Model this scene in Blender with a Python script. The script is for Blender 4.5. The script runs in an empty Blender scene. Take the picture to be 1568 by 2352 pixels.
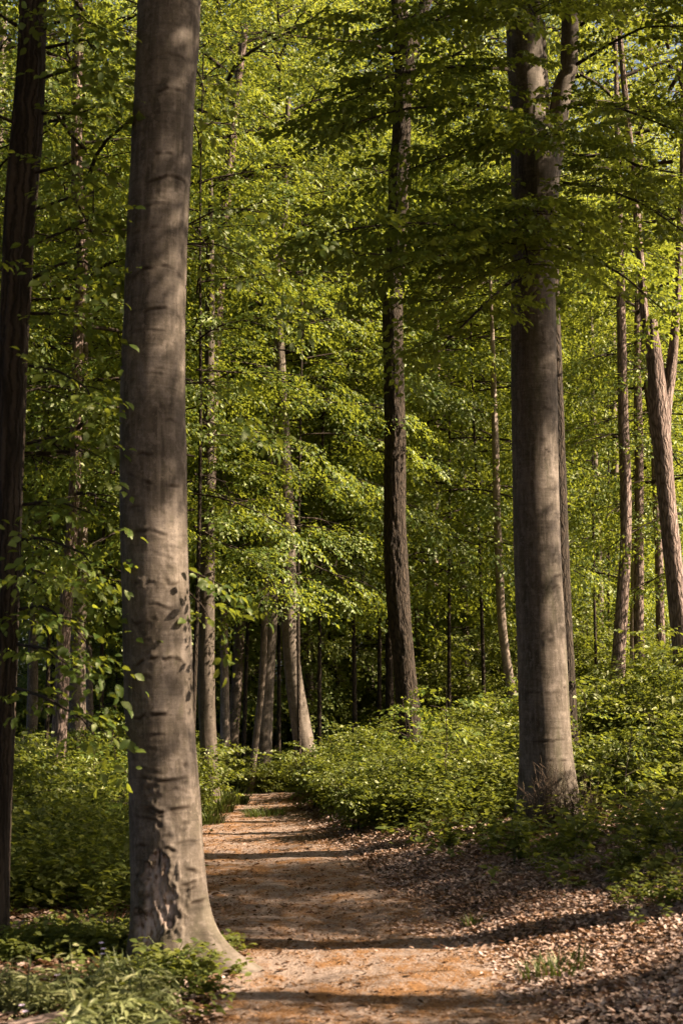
import bpy, math, random
import numpy as np
from mathutils import Vector

# ------------------------------------------------------------------ camera, sky, sun, exposure
R = math.radians
sc = bpy.context.scene
COL = sc.collection
TILT = R(7.7)
CAMZ = 1.7
cam_d = bpy.data.cameras.new('camera')
cam = bpy.data.objects.new('camera', cam_d)
COL.objects.link(cam)
cam.location = (0, 0, CAMZ)
cam.rotation_euler = (R(90) + TILT, 0, 0)
cam_d.sensor_fit = 'VERTICAL'
cam_d.sensor_height = 36
cam_d.lens = 50
cam_d.clip_end = 2000
cam_d.dof.use_dof = True
cam_d.dof.focus_distance = 22
cam_d.dof.aperture_fstop = 3.2
sc.camera = cam

SUN_EL, SUN_AZ = 38.0, 9.0        # azimuth: degrees from +x towards the camera (-y)
sdir = Vector((math.cos(R(SUN_EL)) * math.cos(R(SUN_AZ)), -math.cos(R(SUN_EL)) * math.sin(R(SUN_AZ)), math.sin(R(SUN_EL))))
world = bpy.data.worlds.new("World")
sc.world = world
world.use_nodes = True
wn = world.node_tree
sky = wn.nodes.new('ShaderNodeTexSky')
sky.sky_type = 'NISHITA'
sky.sun_disc = False
sky.sun_elevation = R(SUN_EL)
sky.sun_rotation = math.atan2(sdir.x, sdir.y)
sky.dust_density = 4.0
sky.air_density = 0.7
sky.ozone_density = 0.0
bg = wn.nodes['Background']
bg.inputs['Strength'].default_value = 0.05
wn.links.new(sky.outputs[0], bg.inputs['Color'])
sun_d = bpy.data.lights.new('sun', 'SUN')
sun_d.energy = 5.0
sun_d.angle = R(0.42)
sun_d.color = (1.0, 0.83, 0.62)
sun = bpy.data.objects.new('sun', sun_d)
COL.objects.link(sun)
sun.rotation_euler = sdir.to_track_quat('Z', 'Y').to_euler()
sun.location = (20, -10, 30)
sc.view_settings.view_transform = 'Standard'
sc.view_settings.look = 'None'
sc.view_settings.exposure = 2.15
sc.view_settings.gamma = 1
cy = sc.cycles
cy.max_bounces = 7
cy.diffuse_bounces = 4
cy.glossy_bounces = 2
cy.transmission_bounces = 5
cy.transparent_max_bounces = 4
cy.caustics_reflective = False
cy.caustics_refractive = False
cy.sample_clamp_indirect = 4
cy.use_adaptive_sampling = True
cy.adaptive_threshold = 0.015
cy.use_denoising = True
cy.denoiser = 'OPENIMAGEDENOISE'

# ------------------------------------------------------------------ helpers
F = 3267.0                      # focal length in pixels of a 1568 x 2352 picture


def at(u, v, Y):
    """point of the place that lies at distance Y (along +y) on the ray of picture point u, v"""
    a, b = (u - 784) / F, (1176 - v) / F
    d = np.array([a, math.cos(TILT) - b * math.sin(TILT), math.sin(TILT) + b * math.cos(TILT)])
    s = Y / d[1]
    return np.array([0, 0, CAMZ]) + s * d, s


def lattice(ix, iy, seed):
    h = (ix.astype(np.int64) * 374761393 + iy.astype(np.int64) * 668265263 + seed * 1442695041) & 0xffffffff
    h = ((h ^ (h >> 13)) * 1274126177) & 0xffffffff
    return ((h ^ (h >> 16)) & 0xffff) / 65535.0


def vnoise(x, y, seed=0, perx=None):
    x = np.asarray(x, float); y = np.asarray(y, float)
    x0 = np.floor(x); y0 = np.floor(y)
    fx, fy = x - x0, y - y0
    fx = fx * fx * (3 - 2 * fx); fy = fy * fy * (3 - 2 * fy)
    x1 = x0 + 1
    if perx:
        xa, xb = x0 % perx, x1 % perx
    else:
        xa, xb = x0, x1
    a = lattice(xa, y0, seed); b = lattice(xb, y0, seed)
    c = lattice(xa, y0 + 1, seed); d = lattice(xb, y0 + 1, seed)
    return (a * (1 - fx) + b * fx) * (1 - fy) + (c * (1 - fx) + d * fx) * fy


def fbm(x, y, seed=0, octv=4):
    s, a, t = 0, 1.0, 0
    for i in range(octv):
        s = s + a * vnoise(np.asarray(x) * 2 ** i, np.asarray(y) * 2 ** i, seed + i * 17)
        t += a
        a *= 0.5
    return s / t


def smooth(e0, e1, x):
    t = np.clip((np.asarray(x, float) - e0) / (e1 - e0), 0, 1)
    return t * t * (3 - 2 * t)


PATH_Y = np.array([-6, 0, 5.0, 7.57, 9.54, 11.5, 14.5, 17.8, 22, 26.2, 29, 32, 36, 42])
PATH_C = np.array([1.2, 0.6, 0.25, 0.2, 0.22, -0.1, -0.6, -1.0, -1.3, -1.55, -1.4, -0.6, 1.6, 6.0])


def path_c(y):
    return np.interp(y, PATH_Y, PATH_C)


def height(x, y):
    x = np.asarray(x, float); y = np.asarray(y, float)
    c = path_c(np.clip(y, -6, 29))
    d = np.maximum(x - c - 0.85, 0)
    h = 1.15 * (1 - np.exp(-d * 0.19)) + 0.045 * np.clip(x - c + .2, 0, 1.05) ** 1.5
    d2 = np.maximum(c - 0.95 - x, 0)
    h = h + 0.3 * (1 - np.exp(-d2 * 0.12))
    h = h - 0.30 * smooth(26.5, 33, y) * np.exp(-((x - c) / 2.5) ** 2)
    h = h + 0.9 * smooth(36, 90, y)
    h = h + 0.05 * (vnoise(x / 1.7, y / 1.7, 5) - 0.5) + 0.03 * (vnoise(x / 0.7, y / 0.7, 9) - 0.5)
    far = smooth(60, 200, np.hypot(x, y))
    return h + far * 3 * (vnoise(x / 40, y / 40, 3) - 0.3)


def hz(x, y):
    return float(height(np.array([x]), np.array([y]))[0])


def build_mesh(name, V, Fc, mat=None, smooth_shade=False, attrs=None, uv=None, mat2=None):
    """V (n,3), Fc (m,3) or (m,4); attrs {name: (n,) or (n,4)} per point; uv (m,k,2)"""
    V = np.ascontiguousarray(V, np.float32); Fc = np.ascontiguousarray(Fc, np.int32)
    me = bpy.data.meshes.new(name)
    k = Fc.shape[1]
    me.vertices.add(len(V)); me.vertices.foreach_set('co', V.ravel())
    me.loops.add(Fc.size); me.loops.foreach_set('vertex_index', Fc.ravel())
    me.polygons.add(len(Fc))
    me.polygons.foreach_set('loop_start', np.arange(0, Fc.size, k, dtype=np.int32))
    me.polygons.foreach_set('loop_total', np.full(len(Fc), k, np.int32))
    if smooth_shade:
        me.polygons.foreach_set('use_smooth', np.ones(len(Fc), bool))
    for an, a in (attrs or {}).items():
        a = np.ascontiguousarray(a, np.float32)
        if a.ndim == 1:
            at_ = me.attributes.new(an, 'FLOAT', 'POINT'); at_.data.foreach_set('value', a)
        else:
            at_ = me.attributes.new(an, 'FLOAT_COLOR', 'POINT'); at_.data.foreach_set('color', a.ravel())
    if uv is not None:
        l = me.uv_layers.new(name='UVMap'); l.data.foreach_set('uv', np.ascontiguousarray(uv, np.float32).ravel())
    if mat: me.materials.append(mat)
    me.update()
    return me


def link(name, data, parent=None, loc=None):
    o = bpy.data.objects.new(name, data)
    COL.objects.link(o)
    if parent: o.parent = parent
    if loc is not None: o.location = loc
    return o


def tag(o, label=None, cat=None, group=None, kind=None):
    if label: o['label'] = label
    if cat: o['category'] = cat
    if group: o['group'] = group
    if kind: o['kind'] = kind
    return o


def thing(name, loc, label, cat, group=None, rz=0.0, s=1.0):
    o = link(name, None)
    o.location = loc
    o.rotation_euler = (0, 0, rz)
    o.scale = (s, s, s)
    o.empty_display_size = 0.2
    return tag(o, label, cat, group)


def norm(a):
    return a / np.maximum(np.linalg.norm(a, axis=-1, keepdims=True), 1e-9)


# ------------------------------------------------------------------ materials
class NT:
    def __init__(self, name):
        self.m = bpy.data.materials.new(name)
        self.m.use_nodes = True
        self.t = self.m.node_tree
        self.t.nodes.clear()
        self.out = self.t.nodes.new('ShaderNodeOutputMaterial')

    def n(self, kind, **kw):
        nd = self.t.nodes.new('ShaderNode' + kind)
        for k, v in kw.items():
            if k in nd.inputs.keys() and not hasattr(nd, k): nd.inputs[k].default_value = v
            else: setattr(nd, k, v)
        return nd

    def set(self, nd, key, val):
        s = nd.inputs[key]
        if hasattr(val, 'is_output'): self.t.links.new(val, s)
        else: s.default_value = val

    def noise(self, vec, scale, detail=3, rough=0.55, dist=0.0):
        nd = self.n('TexNoise')
        self.set(nd, 'Vector', vec); self.set(nd, 'Scale', scale); self.set(nd, 'Detail', detail)
        self.set(nd, 'Roughness', rough); self.set(nd, 'Distortion', dist)
        return nd.outputs['Fac']

    def mapping(self, vec, scale):
        nd = self.n('Mapping'); self.set(nd, 'Vector', vec); self.set(nd, 'Scale', scale)
        return nd.outputs[0]

    def ramp(self, fac, stops, interp='LINEAR'):
        nd = self.n('ValToRGB'); self.set(nd, 'Fac', fac)
        cr = nd.color_ramp; cr.interpolation = interp
        while len(cr.elements) < len(stops): cr.elements.new(0.5)
        for e, (p, c) in zip(cr.elements, stops):
            e.position = p
            e.color = (c, c, c, 1) if isinstance(c, (int, float)) else (*c, 1)
        return nd.outputs['Color']

    def mix(self, fac, a, b, blend='MIX'):
        nd = self.n('Mix', data_type='RGBA', blend_type=blend)
        self.set(nd, 0, fac)
        for i, v in ((6, a), (7, b)):
            if hasattr(v, 'is_output'): self.t.links.new(v, nd.inputs[i])
            else: nd.inputs[i].default_value = (*v, 1) if len(v) == 3 else v
        return nd.outputs[2]

    def math(self, op, a, b=0.0):
        nd = self.n('Math', operation=op)
        self.set(nd, 0, a); self.set(nd, 1, b)
        return nd.outputs[0]

    def bump(self, h, strength, dist, normal=None):
        nd = self.n('Bump'); self.set(nd, 'Height', h); self.set(nd, 'Strength', strength); self.set(nd, 'Distance', dist)
        if normal: self.set(nd, 'Normal', normal)
        return nd.outputs[0]

    def attr(self, name):
        return self.n('Attribute', attribute_name=name)

    def surface(self, s):
        self.t.links.new(s, self.out.inputs['Surface'])
        return self.m

    def principled(self, color, rough=0.85, normal=None, spec=0.3):
        nd = self.n('BsdfPrincipled')
        self.set(nd, 'Base Color', color); self.set(nd, 'Roughness', rough)
        self.set(nd, 'Specular IOR Level', spec)
        if normal: self.set(nd, 'Normal', normal)
        return self.surface(nd.outputs[0])


def leaf_material(name, dark, mid, light, trans, tfac=0.42, gloss=0.04):
    t = NT(name)
    tone = t.attr('tone').outputs['Fac']
    oi = t.n('ObjectInfo').outputs['Random']
    f = t.math('ADD', tone, t.math('MULTIPLY', t.math('SUBTRACT', oi, 0.5), 0.25))
    col = t.ramp(f, [(0.0, dark), (0.5, mid), (1.0, light)])
    d = t.n('BsdfDiffuse'); t.set(d, 'Color', col)
    tr = t.n('BsdfTranslucent'); t.set(tr, 'Color', t.mix(f, tuple(c * 0.65 for c in trans), trans))
    m1 = t.n('MixShader'); t.set(m1, 0, tfac)
    t.t.links.new(d.outputs[0], m1.inputs[1]); t.t.links.new(tr.outputs[0], m1.inputs[2])
    g = t.n('BsdfGlossy'); t.set(g, 'Roughness', 0.5); t.set(g, 'Color', (0.85, 0.85, 0.6, 1))
    m2 = t.n('MixShader'); t.set(m2, 0, gloss)
    t.t.links.new(m1.outputs[0], m2.inputs[1]); t.t.links.new(g.outputs[0], m2.inputs[2])
    return t.surface(m2.outputs[0])


LEAF_BEECH = leaf_material('beech_leaf', (0.026, 0.055, 0.008), (0.062, 0.104, 0.014), (0.14, 0.165, 0.032), (0.38, 0.42, 0.04))
LEAF_OAK = leaf_material('woodland_leaf', (0.032, 0.06, 0.010), (0.072, 0.112, 0.016), (0.155, 0.172, 0.036), (0.42, 0.45, 0.05))
LEAF_SHRUB = leaf_material('shrub_leaf', (0.026, 0.044, 0.009), (0.066, 0.086, 0.014), (0.14, 0.145, 0.03), (0.28, 0.31, 0.03), 0.38, 0.04)
LEAF_HERB = leaf_material('herb_leaf', (0.03, 0.048, 0.010), (0.075, 0.095, 0.02), (0.155, 0.16, 0.045), (0.30, 0.32, 0.04), 0.4, 0.04)
LEAF_PALE = leaf_material('pale_herb_leaf', (0.08, 0.10, 0.035), (0.17, 0.18, 0.07), (0.30, 0.29, 0.14), (0.25, 0.27, 0.07), 0.3, 0.07)
GRASS = leaf_material('grass_blade', (0.022, 0.036, 0.008), (0.042, 0.06, 0.013), (0.085, 0.09, 0.03), (0.11, 0.14, 0.02), 0.35, 0.03)


def litter_material():
    t = NT('dead_leaf')
    tone = t.attr('tone').outputs['Fac']
    col = t.ramp(tone, [(0.0, (0.025, 0.016, 0.010)), (0.22, (0.07, 0.038, 0.02)), (0.42, (0.18, 0.105, 0.062)), (0.62, (0.30, 0.21, 0.168)), (1.0, (0.44, 0.355, 0.325))])
    d = t.n('BsdfDiffuse'); t.set(d, 'Color', col)
    tr = t.n('BsdfTranslucent'); t.set(tr, 'Color', (0.3, 0.14, 0.05, 1))
    m = t.n('MixShader'); t.set(m, 0, 0.12)
    t.t.links.new(d.outputs[0], m.inputs[1]); t.t.links.new(tr.outputs[0], m.inputs[2])
    return t.surface(m.outputs[0])


LITTER = litter_material()


def beech_bark(name='beech_bark', tint=(1, 1, 1), k=1.0):
    t = NT(name)
    uv = t.n('UVMap').outputs[0]
    mk = t.attr('marks')
    sep = t.n('SeparateColor'); t.set(sep, 0, mk.outputs['Color'])
    crease, wound, moss = sep.outputs[0], sep.outputs[1], sep.outputs[2]
    big = t.noise(t.mapping(uv, (3.0, 1.0, 1)), 2.6, 6, 0.68, 0.6)
    band = t.noise(t.mapping(uv, (1.2, 14, 1)), 3.0, 4, 0.6)
    streak = t.noise(t.mapping(uv, (16, 0.9, 1)), 2.0, 3, 0.6)
    fine = t.noise(uv, 90, 3, 0.6)
    c = [tuple(k * a * b for a, b in zip(x, tint)) for x in ((0.048, 0.036, 0.024), (0.097, 0.075, 0.057), (0.155, 0.124, 0.103))]
    col = t.ramp(big, [(0.34, c[0]), (0.5, c[1]), (0.66, c[2])])
    col = t.mix(t.math('MULTIPLY', t.ramp(band, [(0.5, 0.0), (0.66, 1.0)]), 0.38), col, tuple(x * 0.55 for x in c[0]))
    col = t.mix(t.math('MULTIPLY', t.ramp(streak, [(0.5, 0.0), (0.68, 1.0)]), 0.45), col, tuple(x * 1.25 for x in c[2]))
    col = t.mix(t.math('MULTIPLY', t.ramp(fine, [(0.5, 0.0), (0.68, 1.0)]), 0.38), col, c[0])
    lich = t.noise(t.mapping(uv, (1.5, 1.0, 1)), 9.0, 5, 0.7)
    col = t.mix(t.math('MULTIPLY', t.ramp(lich, [(0.54, 0.0), (0.60, 1.0)]), 0.45), col, tuple(x * 1.3 for x in c[2]))
    spk = t.noise(uv, 34.0, 5, 0.75)
    col = t.mix(t.math('MULTIPLY', t.ramp(spk, [(0.57, 0.0), (0.62, 1.0)]), 0.35), col, tuple(x * 1.45 for x in c[2]))
    col = t.mix(t.math('MULTIPLY', t.ramp(spk, [(0.36, 1.0), (0.42, 0.0)]), 0.5), col, tuple(x * 0.6 for x in c[0]))
    col = t.mix(t.math('MULTIPLY', t.ramp(lich, [(0.30, 1.0), (0.42, 0.0)]), 0.35), col, (0.06, 0.058, 0.026))
    col = t.mix(t.math('MULTIPLY', moss, 0.7), col, (0.05, 0.05, 0.018))
    wn_ = t.noise(t.mapping(uv, (9, 4, 1)), 4.0, 4, 0.65)
    wcol = t.ramp(wn_, [(0.30, (0.03, 0.018, 0.011)), (0.40, (0.17, 0.105, 0.07)), (0.48, (0.31, 0.23, 0.20)), (0.72, (0.42, 0.35, 0.335))])
    col = t.mix(wound, col, wcol)
    col = t.mix(crease, col, (0.03, 0.019, 0.011))
    h = t.math('ADD', t.math('MULTIPLY', band, 0.55), t.math('MULTIPLY', fine, 0.3))
    h = t.math('ADD', h, t.math('MULTIPLY', big, 0.5))
    nrm = t.bump(h, 0.4, 0.010)
    return t.principled(col, 0.8, nrm, 0.25)


def rough_bark(name, base, ridge, su=26, sv=5.0, depth=0.02):
    t = NT(name)
    uv = t.n('UVMap').outputs[0]
    warp = t.noise(t.mapping(uv, (1, 0.5, 1)), 7, 4, 0.65)
    nd = t.n('VectorMath', operation='ADD')
    t.t.links.new(uv, nd.inputs[0])
    mv = t.n('VectorMath', operation='SCALE'); t.set(mv, 'Scale', 0.11)
    t.t.links.new(warp, mv.inputs[0]); t.t.links.new(mv.outputs[0], nd.inputs[1])
    vo = t.n('TexVoronoi', feature='DISTANCE_TO_EDGE'); t.set(vo, 'Vector', t.mapping(nd.outputs[0], (su, sv, 1))); t.set(vo, 'Scale', 1.0)
    cell = t.ramp(vo.outputs['Distance'], [(0.0, 0.0), (0.22, 1.0)])
    fine = t.noise(t.mapping(uv, (60, 18, 1)), 1.0, 4, 0.65)
    big = t.noise(t.mapping(uv, (2, 1, 1)), 1.4, 3)
    col = t.mix(cell, tuple(x * 0.35 for x in base), t.mix(fine, base, ridge))
    col = t.mix(t.math('MULTIPLY', big, 0.5), col, tuple(x * 0.7 for x in base))
    h = t.math('ADD', t.math('MULTIPLY', cell, 0.7), t.math('MULTIPLY', fine, 0.4))
    return t.principled(col, 0.9, t.bump(h, 0.9, depth), 0.2)


BARK_BEECH = beech_bark()
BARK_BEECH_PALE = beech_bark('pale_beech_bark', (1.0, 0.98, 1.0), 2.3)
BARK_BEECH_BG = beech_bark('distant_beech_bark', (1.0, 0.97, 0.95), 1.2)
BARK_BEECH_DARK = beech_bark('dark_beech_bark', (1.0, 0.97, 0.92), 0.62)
BARK_OAK = rough_bark('oak_bark', (0.033, 0.023, 0.015), (0.078, 0.056, 0.040))
BARK_FURROW = rough_bark('furrowed_bark', (0.038, 0.027, 0.018), (0.10, 0.072, 0.052), 24, 0.9, 0.02)
BARK_PINK = rough_bark('pinkish_bark', (0.18, 0.125, 0.104), (0.40, 0.295, 0.255), 22, 4.0, 0.02)
BARK_TWIG = rough_bark('twig_bark', (0.04, 0.028, 0.019), (0.085, 0.06, 0.045), 40, 8, 0.004)


def soil_material():
    t = NT('forest_soil')
    co = t.n('TexCoord').outputs['Object']
    a = t.noise(co, 1.3, 5, 0.6); b = t.noise(co, 24, 4, 0.65); c = t.noise(co, 80, 3)
    col = t.ramp(b, [(0.3, (0.02, 0.013, 0.008)), (0.5, (0.05, 0.03, 0.018)), (0.7, (0.10, 0.06, 0.038))])
    col = t.mix(t.math('MULTIPLY', a, 0.5), col, (0.055, 0.036, 0.02))
    h = t.math('ADD', b, t.math('MULTIPLY', c, 0.4))
    return t.principled(col, 0.95, t.bump(h, 0.8, 0.03), 0.1)


def path_material():
    t = NT('sandy_path')
    co = t.n('TexCoord').outputs['Object']
    big = t.noise(co, 0.9, 4, 0.6); med = t.noise(t.mapping(co, (1.0, 0.6, 1)), 5.5, 5, 0.65, 0.4)
    fine = t.noise(co, 45, 4, 0.7); speck = t.noise(co, 130, 2, 0.6)
    sand = t.ramp(fine, [(0.3, (0.11, 0.076, 0.057)), (0.5, (0.225, 0.166, 0.135)), (0.7, (0.34, 0.265, 0.227))])
    deb = t.ramp(fine, [(0.3, (0.045, 0.022, 0.008)), (0.5, (0.17, 0.074, 0.018)), (0.72, (0.26, 0.125, 0.036))])
    f = t.math('ADD', t.math('MULTIPLY', med, 0.62), t.math('MULTIPLY', big, 0.36))
    f = t.math('ADD', f, t.math('MULTIPLY', t.math('SUBTRACT', t.noise(co, 60, 3, 0.7), 0.5), 0.55))
    mask = t.ramp(f, [(0.472, 0.0), (0.53, 1.0)])
    col = t.mix(t.math('MULTIPLY', mask, 0.85), sand, deb)
    col = t.mix(t.math('MULTIPLY', t.ramp(speck, [(0.58, 0.0), (0.68, 1.0)]), 0.7), col, (0.05, 0.028, 0.014))
    h = t.math('ADD', t.math('MULTIPLY', med, 0.9), t.math('MULTIPLY', fine, 0.35))
    h = t.math('ADD', h, t.math('MULTIPLY', speck, 0.12))
    return t.principled(col, 0.95, t.bump(h, 0.8, 0.05), 0.1)


def plain(name, col, rough=0.7):
    t = NT(name)
    co = t.n('TexCoord').outputs['Object']
    f = t.noise(co, 30, 3)
    return t.principled(t.mix(f, tuple(c * 0.8 for c in col), col), rough)


# ------------------------------------------------------------------ leaves
def leaf_tris(shape):
    if shape == 'simple':
        T = np.array([(0, 0, 0), (0.42, -0.31, 0.07), (1, 0, -0.1), (0.42, 0.31, 0.07)])
        Fc = np.array([(0, 1, 2), (0, 2, 3)])
    elif shape == 'blade':
        T = np.array([(0, -.03, 0), (0, .03, 0), (0.5, -.03, 0.0), (0.5, .03, 0.0), (1, 0, -0.25)])
        Fc = np.array([(0, 2, 1), (1, 2, 3), (2, 4, 3)])
    elif shape == 'dead':
        T = np.array([(0, 0, .06), (.28, -.27, .15), (.7, -.24, .10), (1, 0, .16), (.7, .25, .22), (.28, .28, .08), (.3, 0, 0), (.7, 0, .03)])
        Fc = np.array([(0, 1, 6), (6, 1, 2), (6, 2, 7), (7, 2, 3), (0, 6, 5), (6, 4, 5), (6, 7, 4), (7, 3, 4)])
    elif shape == 'lance':
        T = np.array([(0, 0, 0), (.3, -.11, .03), (.65, -.09, 0), (1, 0, -.2), (.65, .09, 0), (.3, .11, .03), (.3, 0, 0), (.65, 0, -.05)])
        Fc = np.array([(0, 1, 6), (6, 1, 2), (6, 2, 7), (7, 2, 3), (0, 6, 5), (6, 4, 5), (6, 7, 4), (7, 3, 4)])
    else:
        T = np.array([(0, 0, 0), (.2, -.2, .035), (.48, -.31, .07), (.78, -.19, .02), (.2, .2, .035), (.48, .31, .07), (.78, .19, .02),
                      (.2, 0, 0), (.48, 0, 0), (.78, 0, -.06), (1, 0, -.15)])
        Fc = np.array([(0, 1, 7), (7, 1, 2), (7, 2, 8), (8, 2, 3), (8, 3, 9), (9, 3, 10),
                       (0, 7, 4), (7, 5, 4), (7, 8, 5), (8, 6, 5), (8, 9, 6), (9, 10, 6)])
    return T, Fc


def leaves_mesh(name, P, D, N, S, tone, mat, shape='simple', extra=None):
    P = np.asarray(P, float)
    D = norm(np.asarray(D, float)); N = np.asarray(N, float)
    B = norm(np.cross(N, D)); N2 = np.cross(D, B)
    T, Fc = leaf_tris(shape)
    k = len(T)
    S = np.asarray(S, float)[:, None, None]
    V = P[:, None, :] + S * (T[None, :, 0:1] * D[:, None] + T[None, :, 1:2] * B[:, None] + T[None, :, 2:3] * N2[:, None])
    n = len(P)
    faces = (Fc[None] + (np.arange(n) * k)[:, None, None]).reshape(-1, 3)
    return build_mesh(name, V.reshape(-1, 3), faces, mat, attrs={'tone': np.repeat(np.asarray(tone, float), k)})


def make_spray(rng, L=0.85, nside=14, leaf=0.075, step=0.05, tilt=0.5):
    """one flat fan of leaves along +x: leaf positions, directions, normals, sizes and the twig lines"""
    P, D, S = [], [], []
    tw = []

    def line(o, ang, l):
        n = max(2, int(l / step))
        ts = np.linspace(0.15 * l, l, n)
        ca, sa = math.cos(ang), math.sin(ang)
        tw.append((o, o + np.array([ca * l, sa * l, -0.22 * l * l])))
        for i, t in enumerate(ts):
            sg = 1 if i % 2 else -1
            p = o + np.array([ca * t, sa * t, -0.22 * t * t])
            a = ang + (sg * rng.uniform(0.5, 1.0) if i < n - 1 else rng.uniform(-.3, .3))
            P.append(p + rng.normal(0, 0.008, 3))
            D.append((math.cos(a), math.sin(a), rng.uniform(-0.75, 0.1)))
            S.append(leaf * rng.uniform(0.45, 1.3))
    line(np.zeros(3), 0.0, L)
    for i in range(nside):
        x = L * (0.12 + 0.8 * i / nside)
        l = (0.42 * L * (1 - x / L) ** 0.6 + 0.07) * rng.uniform(0.7, 1.15)
        sg = 1 if i % 2 else -1
        line(np.array([x, 0, -0.22 * x * x]), sg * rng.uniform(0.7, 1.05), l)
    P = np.array(P); D = np.array(D); S = np.array(S)
    N = np.column_stack([rng.normal(0, tilt, len(P)), rng.normal(0, tilt, len(P)), np.ones(len(P))])
    return P, D, norm(N), S, tw


def place_sprays(rng, templates, O, X, scale, roll=0.35, keep=1.0, out_dir=None):
    """stamp fans at points O pointing along X; returns leaf arrays"""
    O = np.asarray(O, float); X = norm(np.asarray(X, float))
    n = len(O)
    up = np.tile([0, 0, 1.0], (n, 1)) + rng.normal(0, roll, (n, 3)) * [1, 1, 0]
    if out_dir is not None: up = up + out_dir
    Y = norm(np.cross(up, X)); Z = np.cross(X, Y)
    which = rng.integers(0, len(templates), n)
    st = rng.random(n)
    out = [[], [], [], [], []]
    for k, (P, D, N, S, tw) in enumerate(templates):
        idx = np.where(which == k)[0]
        if not len(idx): continue
        Rm = np.stack([X[idx], Y[idx], Z[idx]], axis=2)
        s = np.asarray(scale)[idx][:, None, None]
        p = O[idx][:, None] + s * np.einsum('nij,mj->nmi', Rm, P)
        d = np.einsum('nij,mj->nmi', Rm, D); nn = np.einsum('nij,mj->nmi', Rm, N)
        m = len(P)
        sz = np.tile(S, (len(idx), 1)) * (0.85 + 0.3 * rng.random((len(idx), m)))
        tn = 0.55 * rng.random((len(idx), m)) + 0.45 * st[idx][:, None]
        for a, b in zip(out, (p.reshape(-1, 3), d.reshape(-1, 3), nn.reshape(-1, 3), sz.ravel(), tn.ravel())): a.append(b)
    out = [np.concatenate(a) for a in out]
    if keep < 1:
        q = rng.random(len(out[0])) < keep
        out = [a[q] for a in out]
    return out


class Tubes:
    def __init__(self): self.V, self.F, self.uv, self.n = [], [], [], 0

    def add(self, pts, r0, r1, seg=5):
        pts = np.asarray(pts, float)
        k = len(pts)
        rr = np.linspace(r0, r1, k) if np.isscalar(r0) else np.asarray(r0)
        T = norm(np.gradient(pts, axis=0))
        ref = np.array([0, 0, 1.0]) if abs(T[0][2]) < 0.8 else np.array([1.0, 0, 0])
        A = norm(np.cross(T, ref)); B = np.cross(T, A)
        th = np.linspace(0, 2 * math.pi, seg, endpoint=False)
        ring = pts[:, None] + rr[:, None, None] * (np.cos(th)[None, :, None] * A[:, None] + np.sin(th)[None, :, None] * B[:, None])
        dist = np.concatenate([[0], np.cumsum(np.linalg.norm(np.diff(pts, axis=0), axis=1))])
        i = np.arange(k - 1)[:, None]; j = np.arange(seg)[None]
        j2 = (j + 1) % seg
        f = np.stack([i * seg + j, i * seg + j2, (i + 1) * seg + j2, (i + 1) * seg + j], axis=2).reshape(-1, 4) + self.n
        c = 2 * math.pi * max(rr[0], 0.01) / seg
        u0 = np.broadcast_to(j * c, (k - 1, seg)); v0 = np.broadcast_to(dist[:-1, None], (k - 1, seg)); v1 = np.broadcast_to(dist[1:, None], (k - 1, seg))
        uv = np.stack([np.stack([u0, v0], -1), np.stack([u0 + c, v0], -1), np.stack([u0 + c, v1], -1), np.stack([u0, v1], -1)], axis=2).reshape(-1, 2)
        self.V.append(ring.reshape(-1, 3)); self.F.append(f); self.uv.append(uv); self.n += k * seg

    def mesh(self, name, mat):
        return build_mesh(name, np.concatenate(self.V), np.concatenate(self.F), mat, True, uv=np.concatenate(self.uv))


SP = {}


def sprays(kind):
    if kind not in SP:
        rng = np.random.default_rng(sum(map(ord, kind)))
        if kind == 'far': SP[kind] = [make_spray(rng, 0.95, 11, 0.088, 0.066) for _ in range(5)]
        elif kind == 'near': SP[kind] = [make_spray(rng, 0.75, 12, 0.078, 0.052) for _ in range(5)]
        elif kind == 'shrub': SP[kind] = [make_spray(rng, 0.55, 8, 0.07, 0.055, 0.6) for _ in range(5)]
        elif kind == 'twig': SP[kind] = [make_spray(rng, 0.38, 5, 0.072, 0.055, 0.6) for _ in range(5)]
    return SP[kind]


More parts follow.
